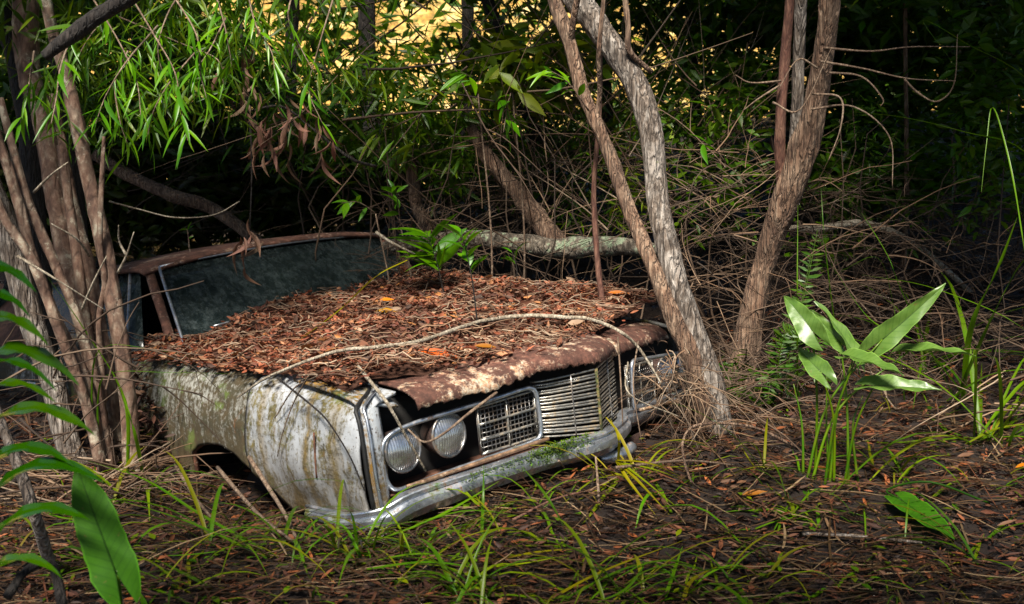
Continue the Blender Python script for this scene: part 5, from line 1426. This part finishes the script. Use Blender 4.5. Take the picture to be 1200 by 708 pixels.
# glossy strap fern at the left edge
t = thing('strap_fern', 'glossy strap leaved fern reaching in from the left edge', 'fern', P(-60, 760, 2.3))
V, F = tube([P(-60, 760, 2.35), P(-40, 600, 2.3), P(-30, 450, 2.3), P(-32, 330, 2.35)], [.008, .007, .005, .002], 7, 6); part('stalk', Bag().add(V, F), M['petiole'], t)
for k, (u0, v0, u1, v1, wd) in enumerate([(-45, 345, 38, 350, 15), (-40, 412, 52, 414, 15), (-40, 440, 88, 460, 20), (-42, 462, 62, 468, 11), (-45, 494, 62, 482, 11), (-42, 535, 108, 522, 19), (-40, 580, 82, 556, 19), (-38, 622, 118, 578, 21), (-35, 670, 102, 622, 20), (-35, 705, 70, 690, 14), (-42, 376, 30, 378, 12)]):
    A, B_ = P(u0, v0, 2.32), P(u1, v1, 2.12 - .04 * (k % 2))
    m_ = 15; tt = np.linspace(0, 1, m_)[:, None]
    d = B_ - A; l = np.linalg.norm(d)
    pl = A + d * tt + np.array([0, 0, 1.0]) * (.20 * l * np.sin(tt * math.pi * .95)) + np.array([0, -.02, 0]) * np.sin(tt * 5)
    wv = wd * 2.25 / FPX * np.interp(tt[:, 0], [0, .15, .45, .8, 1], [.5, .9, 1, .7, .04]) * (1 + .10 * np.sin(tt[:, 0] * 26 + k))
    x_ = d / l; up = np.array([.05, -.62, .78]); S = np.cross(x_, up); S /= np.linalg.norm(S); U = np.cross(S, x_)
    ph = tt * 24 + k * 1.7
    V = np.stack([pl - S * wv[:, None] * .5 + U * (.12 * wv[:, None] + .0045 * np.sin(ph)), pl - S * wv[:, None] * .25 + U * .03 * wv[:, None], pl - U * .04 * wv[:, None], pl + S * wv[:, None] * .25 + U * .03 * wv[:, None], pl + S * wv[:, None] * .5 + U * (.12 * wv[:, None] + .0045 * np.sin(ph + 2))], 1)
    i_ = np.arange(m_ - 1)[:, None] * 5; j_ = np.arange(4)[None]
    part('leaf', Bag().add(V, np.stack([i_ + j_, i_ + j_ + 1, i_ + 5 + j_ + 1, i_ + 5 + j_], -1)), M['leaf_strap'], t)
V, F = tube([G(60, 665), P(40, 600, 2.9), P(15, 530, 2.95), P(-10, 470, 3.0)], [.018, .016, .015, .014], 8, 6, .1, 20)
solo('leaning_stick', Bag().add(V, F), M['bark_grey'], 'mottled stick leaning behind the glossy strap fern', 'stick', base=G(60, 665))
V, F = tube([P(75, 720, 2.3), P(60, 660, 2.35), P(30, 670, 2.35), P(8, 700, 2.3)], [.012, .011, .010, .012], 7, 6, .15, 20)
solo('dead_frond', Bag().add(V, F), M['bark_dark'], 'blackened bent frond in the bottom left corner', 'frond', base=P(75, 720, 2.3))

# feathery fern beside the shaggy trunk
fb = G(918, 455)
t = thing('feathery_fern', 'small feathery fern at the foot of the shaggy trunk', 'fern', fb)
FP = leaf_tpl(2, .26, .15, .1)
for rows in ([(918, 455, 5.0), (925, 410, 4.95), (938, 360, 4.95), (950, 300, 5.0)], [(915, 455, 4.9), (912, 430, 4.85), (918, 395, 4.8), (930, 385, 4.78)], [(920, 455, 5.0), (905, 440, 4.9), (900, 470, 4.8)], [(920, 455, 5.0), (960, 400, 5.0), (985, 385, 5.0)], [(918, 455, 5.0), (945, 335, 5.1), (958, 270, 5.15)]):
    pts = [P(*r) for r in rows]; a = spline(pts, 10)
    bag = Bag().add(*tube(pts, np.linspace(.003, .001, len(pts)), 5, 6), col=(.06, .12, .02))
    nn = len(a)
    for s in (-1, 1):
        idx = np.arange(2, nn)
        tan = np.gradient(a, axis=0)[idx]; tan /= np.linalg.norm(tan, axis=1)[:, None]
        sd_ = np.cross(tan, np.array([0, -1, .3])) * s
        d = sd_ + tan * .35
        d = d + RNG.normal(0, .16, d.shape)
        l = .075 * np.sin(np.linspace(.5, 3.0, len(idx))) * RNG.uniform(.6, 1.1, len(idx))
        bag.add(*scatter(*FP, a[idx], frames(d, np.array([0, -.8, .5]), RNG.normal(0, .35, len(d))), l, palette(len(idx), GREEN_M[2:3] + GREEN_D[1:2])))
    part('frond', bag, M['leaf_col'], t)

# ------------------------------------------------------------------ sprigs, sticks and leaves on the car
def hood_sprig(name, label, base, top, n, ln, keys, fan=1.2, st=.55):
    b0 = HL(*base); t = thing(name, label, 'plant', b0)
    tp = P(top[0], top[1], b0[1] + .02)
    leafy_branch(t, [b0, (b0 + tp) / 2 + (.01, 0, 0), tp], .004, n, ln, keys, M['bark_dark'], fan, -.05, st)
    return t
hood_sprig('green_seedling', 'bright green sprig growing from the leaves near the windscreen corner', (520, 345), (500, 272), 44, .20, WIL + OVA[:1], 1.7, .4)
hood_sprig('green_seedling', 'dark stemmed sapling standing in the middle of the hood', (560, 384), (540, 268), 16, .11, OVA, 1.3)
hood_sprig('green_seedling', 'small seedling at the far side of the hood', (606, 332), (600, 295), 9, .09, WIL, 1.2)

for lab, base, tip, nl, ln, keys in (
        ('broad leaved twig hanging in the dark hollow above the windscreen', (440, 250, 5.7), (400, 238, 5.5), 9, .10, OVA),
        ('leafy shoot beside the short broken stub', (470, 268, 5.9), (462, 215, 5.7), 11, .12, OVA),
        ('tiny bright leaves above the car roof', (222, 292, 5.6), (219, 268, 5.6), 5, .05, OVA),
        ('fresh leafy twig in front of the thick leaning trunk', (690, 130, 4.6), (640, 80, 4.5), 12, .11, WIL + OVA),
        ('light green leafy twig above the broken snag', (560, 110, 5.6), (540, 85, 5.4), 10, .14, WIL + OVA),
        ('single leafy twig right of the thick leaning trunk', (850, 190, 5.4), (818, 168, 5.2), 4, .12, OVA),
        ('curved leafy shoot hanging over the snag', (600, 105, 5.8), (590, 155, 5.6), 8, .13, OVA)):
    t = thing('leafy_twig', lab, 'twig', P(*base))
    a0, a1 = P(*base), P(*tip)
    pts = [a0, (a0 + a1) / 2 + (0, 0, .03), a1]
    if 'leaning trunk' not in lab:                    # a shoot rising from the ground
        g0 = np.array([a0[0] + .05, a0[1] + .1, float(ground_z(a0[0] + .05, a0[1] + .1)) - .02])
        t.location = Vector([float(q) for q in g0])
        V, F = tube([g0, (g0 + a0) / 2 + (.04, .03, 0), a0], [.006, .005, .004], 5, 6, .15, 20)
        part('stem', Bag().add(V, F), M['stick'], t)
    leafy_branch(t, pts, .004, nl, ln, keys, M['stick'], 1.1, .1, .25)
br = [HL(278, 466, .015), HL(318, 440, .02), HL(391, 413, .03), HL(440, 407, .03), HL(495, 399, .035), HL(563, 377, .03), HL(617, 370, .03), HL(660, 372, .03), HL(690, 374, .025), car2w(SD(722, 386, .14) + (0, 0, .0)), car2w(SD(745, 404, .22)), car2w(SD(762, 428, .26)), car2w(SD(775, 450, .28))]
V, F = tube(br, [.0035, .005, .0065, .0075, .008, .0085, .009, .0085, .008, .007, .006, .005, .0025], 9, 7, .22, 30)
solo('fallen_branch', Bag().add(V, F), M['branch_pale'], 'long pale curved branch lying across the hood', 'branch', base=br[6])
stk = [
    ('stick leaning from the hood corner down past the outer headlight', [HL(420, 430, .02), FLW(452, 470, .12), FLW(475, 510, .14), FLW(499, 552, .12)], .007, 'branch_pale'),
    ('rusty brown stick hooked over the inner headlight', [FLW(582, 460, .07), FLW(550, 484, .10), FLW(520, 508, .10), FLW(497, 518, .10), FLW(478, 503, .06)], .006, 'stick'),
    ('thin black vine trailing down the front fender', [HL(325, 443, .01), SDW(365, 475, -1.0), SDW(385, 495, -1.01), SDW(410, 535, -1.01), SDW(427, 575, -1.0)], .004, 'bark_dark'),
    ('thin twig hanging over the front fender edge', [HL(362, 440, .03), SDW(345, 470, -1.0), SDW(332, 505, -1.015), SDW(325, 535, -1.015)], .003, 'stick'),
    ('bent twig lying on the near edge of the hood', [HL(350, 440, .02), HL(372, 440, .03), SDW(345, 455, -.99), SDW(322, 490, -1.0)], .004, 'stick'),
    ('flat dead stalk leaning on the wheel arch', [SDW(292, 536, -1.02), G(330, 596, .08), G(348, 632, .02)], .009, 'stick'),
    ('second dead stalk under the wheel arch', [SDW(255, 548, -1.0), G(300, 600, .10), G(345, 636, .03)], .008, 'stick'),
    ('stick slanting below the rear fender panel', [SDW(205, 545, -1.02), G(230, 585, .10), G(262, 622, .02)], .007, 'stick'),
    ('pale twig crossing in front of the far headlight', [car2w(np.array([.02, .20, .78])), P(738, 462, 4.15), P(800, 490, 4.2)], .0035, 'branch_pale'),
    ('dead stem hanging beside the far grille edge', [P(724, 395, 4.5), P(727, 440, 4.15), P(730, 500, 4.1)], .004, 'stick'),
    ('second dead stem hanging beside the far grille', [P(748, 400, 4.4), P(742, 450, 4.15), P(752, 520, 4.1)], .0035, 'stick'),
    ('curved root looping left of the arrowhead plant', [G(935, 525, .01), P(880, 500, 4.2), P(818, 498, 4.1), P(800, 520, 3.95), P(808, 560, 3.7), G(822, 575, .01)], .006, 'bark_brown'),
    ('pale thin twig arching over the roof', [P(128, 236, 4.6), P(165, 246, 4.7), P(205, 255, 4.8), P(250, 252, 4.9), P(281, 236, 5.0)], .004, 'branch_pale'),
    ('grey forked driftwood at the windscreen corner', [P(440, 272, 5.4), P(460, 285, 5.4), P(482, 296, 5.45), P(500, 305, 5.5)], .009, 'branch_pale'),
    ('pale stick poking from the ground below the bumper', [G(655, 540, .10), P(665, 555, 4.0), G(680, 590, .0)], .004, 'stick'),
    ('long dark stick on the ground at the bottom right', [G(940, 625, .02), G(1000, 628, .03), G(1080, 636, .02)], .008, 'bark_grey'),
    ('reddish stick lying in front of the bumper', [G(600, 610, .02), G(650, 585, .05), G(700, 573, .02)], .005, 'vine'),
    ('upright dead stalk in front of the bumper end', [G(703, 600, .0), P(700, 560, 3.75), P(698, 535, 3.78)], .006, 'stick'),
    ('straw coloured stalk leaning right of the bumper', [G(722, 548, .12), G(800, 540, .08), G(860, 545, .03)], .006, 'stick'),
]
for lab, pts, r, mk in stk:
    V, F = tube(pts, np.linspace(r, r * .55, len(pts)), 7, 7, .15, 30)
    solo('dead_stick', Bag().add(V, F), M[mk], lab, 'stick', base=pts[-1])
# wilted brown leaf bunch hanging over the roof
t = thing('withered_branch', 'hanging branch of curled withered brown leaves over the windscreen', 'branch', P(300, 40, 5.2))
V, F = tube([P(282, -10, 5.2), P(284, 60, 5.1), P(292, 130, 5.0), P(295, 200, 5.0), P(292, 285, 5.0)], [.008, .007, .006, .004, .003], 6, 6, .15, 20); part('stem', Bag().add(V, F), M['bark_dark'], t)
DW = leaf_mesh('withered_leaf', mat_leaf('withered_leaf', (.17, .105, .075), .05, .7, dead=(.07, .045, .03)), seg=6, wid=.20, fold=1.0, droop=.6, peak=.5)
for k in range(80):
    u, v = random.choice([(285, 60), (288, 110), (310, 150), (318, 165), (350, 140), (380, 170), (300, 140), (325, 130), (293, 280)])
    put('leaf', DW, P(u + random.gauss(0, 9), v + random.gauss(0, 14), 5.0 + random.gauss(0, .05)), (random.gauss(0, .5), random.gauss(0, .5), -1), .115 * random.uniform(.6, 1.2), t, t, roll=random.uniform(-3, 3))
V, F = tube([P(292, 130, 5.0), P(330, 125, 5.05), P(365, 150, 5.1), P(410, 185, 5.1), P(440, 195, 5.2)], [.005, .006, .006, .007, .008], 6, 6, .15, 20); part('stem', Bag().add(V, F), M['bark_dark'], t)

OL = leaf_mesh('curled_dead_leaf', M['leaf_orange'], seg=6, wid=.30, fold=.5, droop=-.1, peak=.45)
YL = leaf_mesh('yellow_dead_leaf', M['leaf_yellow'], seg=6, wid=.42, fold=.3, droop=.05, peak=.45)
def lone(label, me, pos, d, ln, up=(0, -.4, .9)):
    o = put('fallen_leaf', me, np.asarray(pos), d, ln, None, None, up)
    return tag(o, label, 'leaf', 'single leaves on the hood and ground')
lone('large orange dead leaf lying near the hood lip', OL, HL(490, 411, .02), P(540, 424, 4.3) - P(490, 411, 4.3), .16)
lone('orange leaf beside the large one at the hood lip', OL, HL(556, 405, .015), (1, -.4, -.1), .09)
lone('yellow leaf half way up the hood heap', YL, HL(440, 365, .015), (1, .2, .0), .10)
lone('pale yellow leaf on the hood below the windscreen', YL, HL(445, 352, .015), (1, .3, .05), .07)
lone('orange leaf on the far corner of the hood', OL, HL(712, 343, .03), (1, -.2, -.1), .10)
lone('tan leaf lying on the ground right of the bumper', OL, G(870, 580, .02), (1, .2, 0), .09)
lone('orange leaf on the ground at the foot of the arrowhead plant', OL, G(950, 548, .02), (1, -.3, 0), .06)
lone('yellow leaf on the ground near the right edge', YL, G(1190, 548, .05), (.6, -.4, .4), .05)

# moss cushions on the bumper
bag = Bag()
n = 2600
y = RNG.uniform(-.66, -.12, n); y = np.where(RNG.random(n) < .5, RNG.normal(-.28, .07, n), y)
pb_ = np.array([[vfront(a) + .10 + RNG.normal(0, .012), a, np.interp(a, [-.8, -.22, .1], [.505, .560, .59]) - RNG.uniform(.0, .05)] for a in y])
bag.add(*scatter(*leaf_tpl(2, .5, .2, .1), car2w(pb_), frames(rdir(n, -.3, 1)), RNG.uniform(.005, .014, n), palette(n, [(.06, .13, .015), (.10, .16, .02), (.05, .08, .015)])))
tag(link('moss', bag.mesh('moss'), M['litter_green']), 'green moss cushions growing along the bumper', 'moss', kind='stuff')
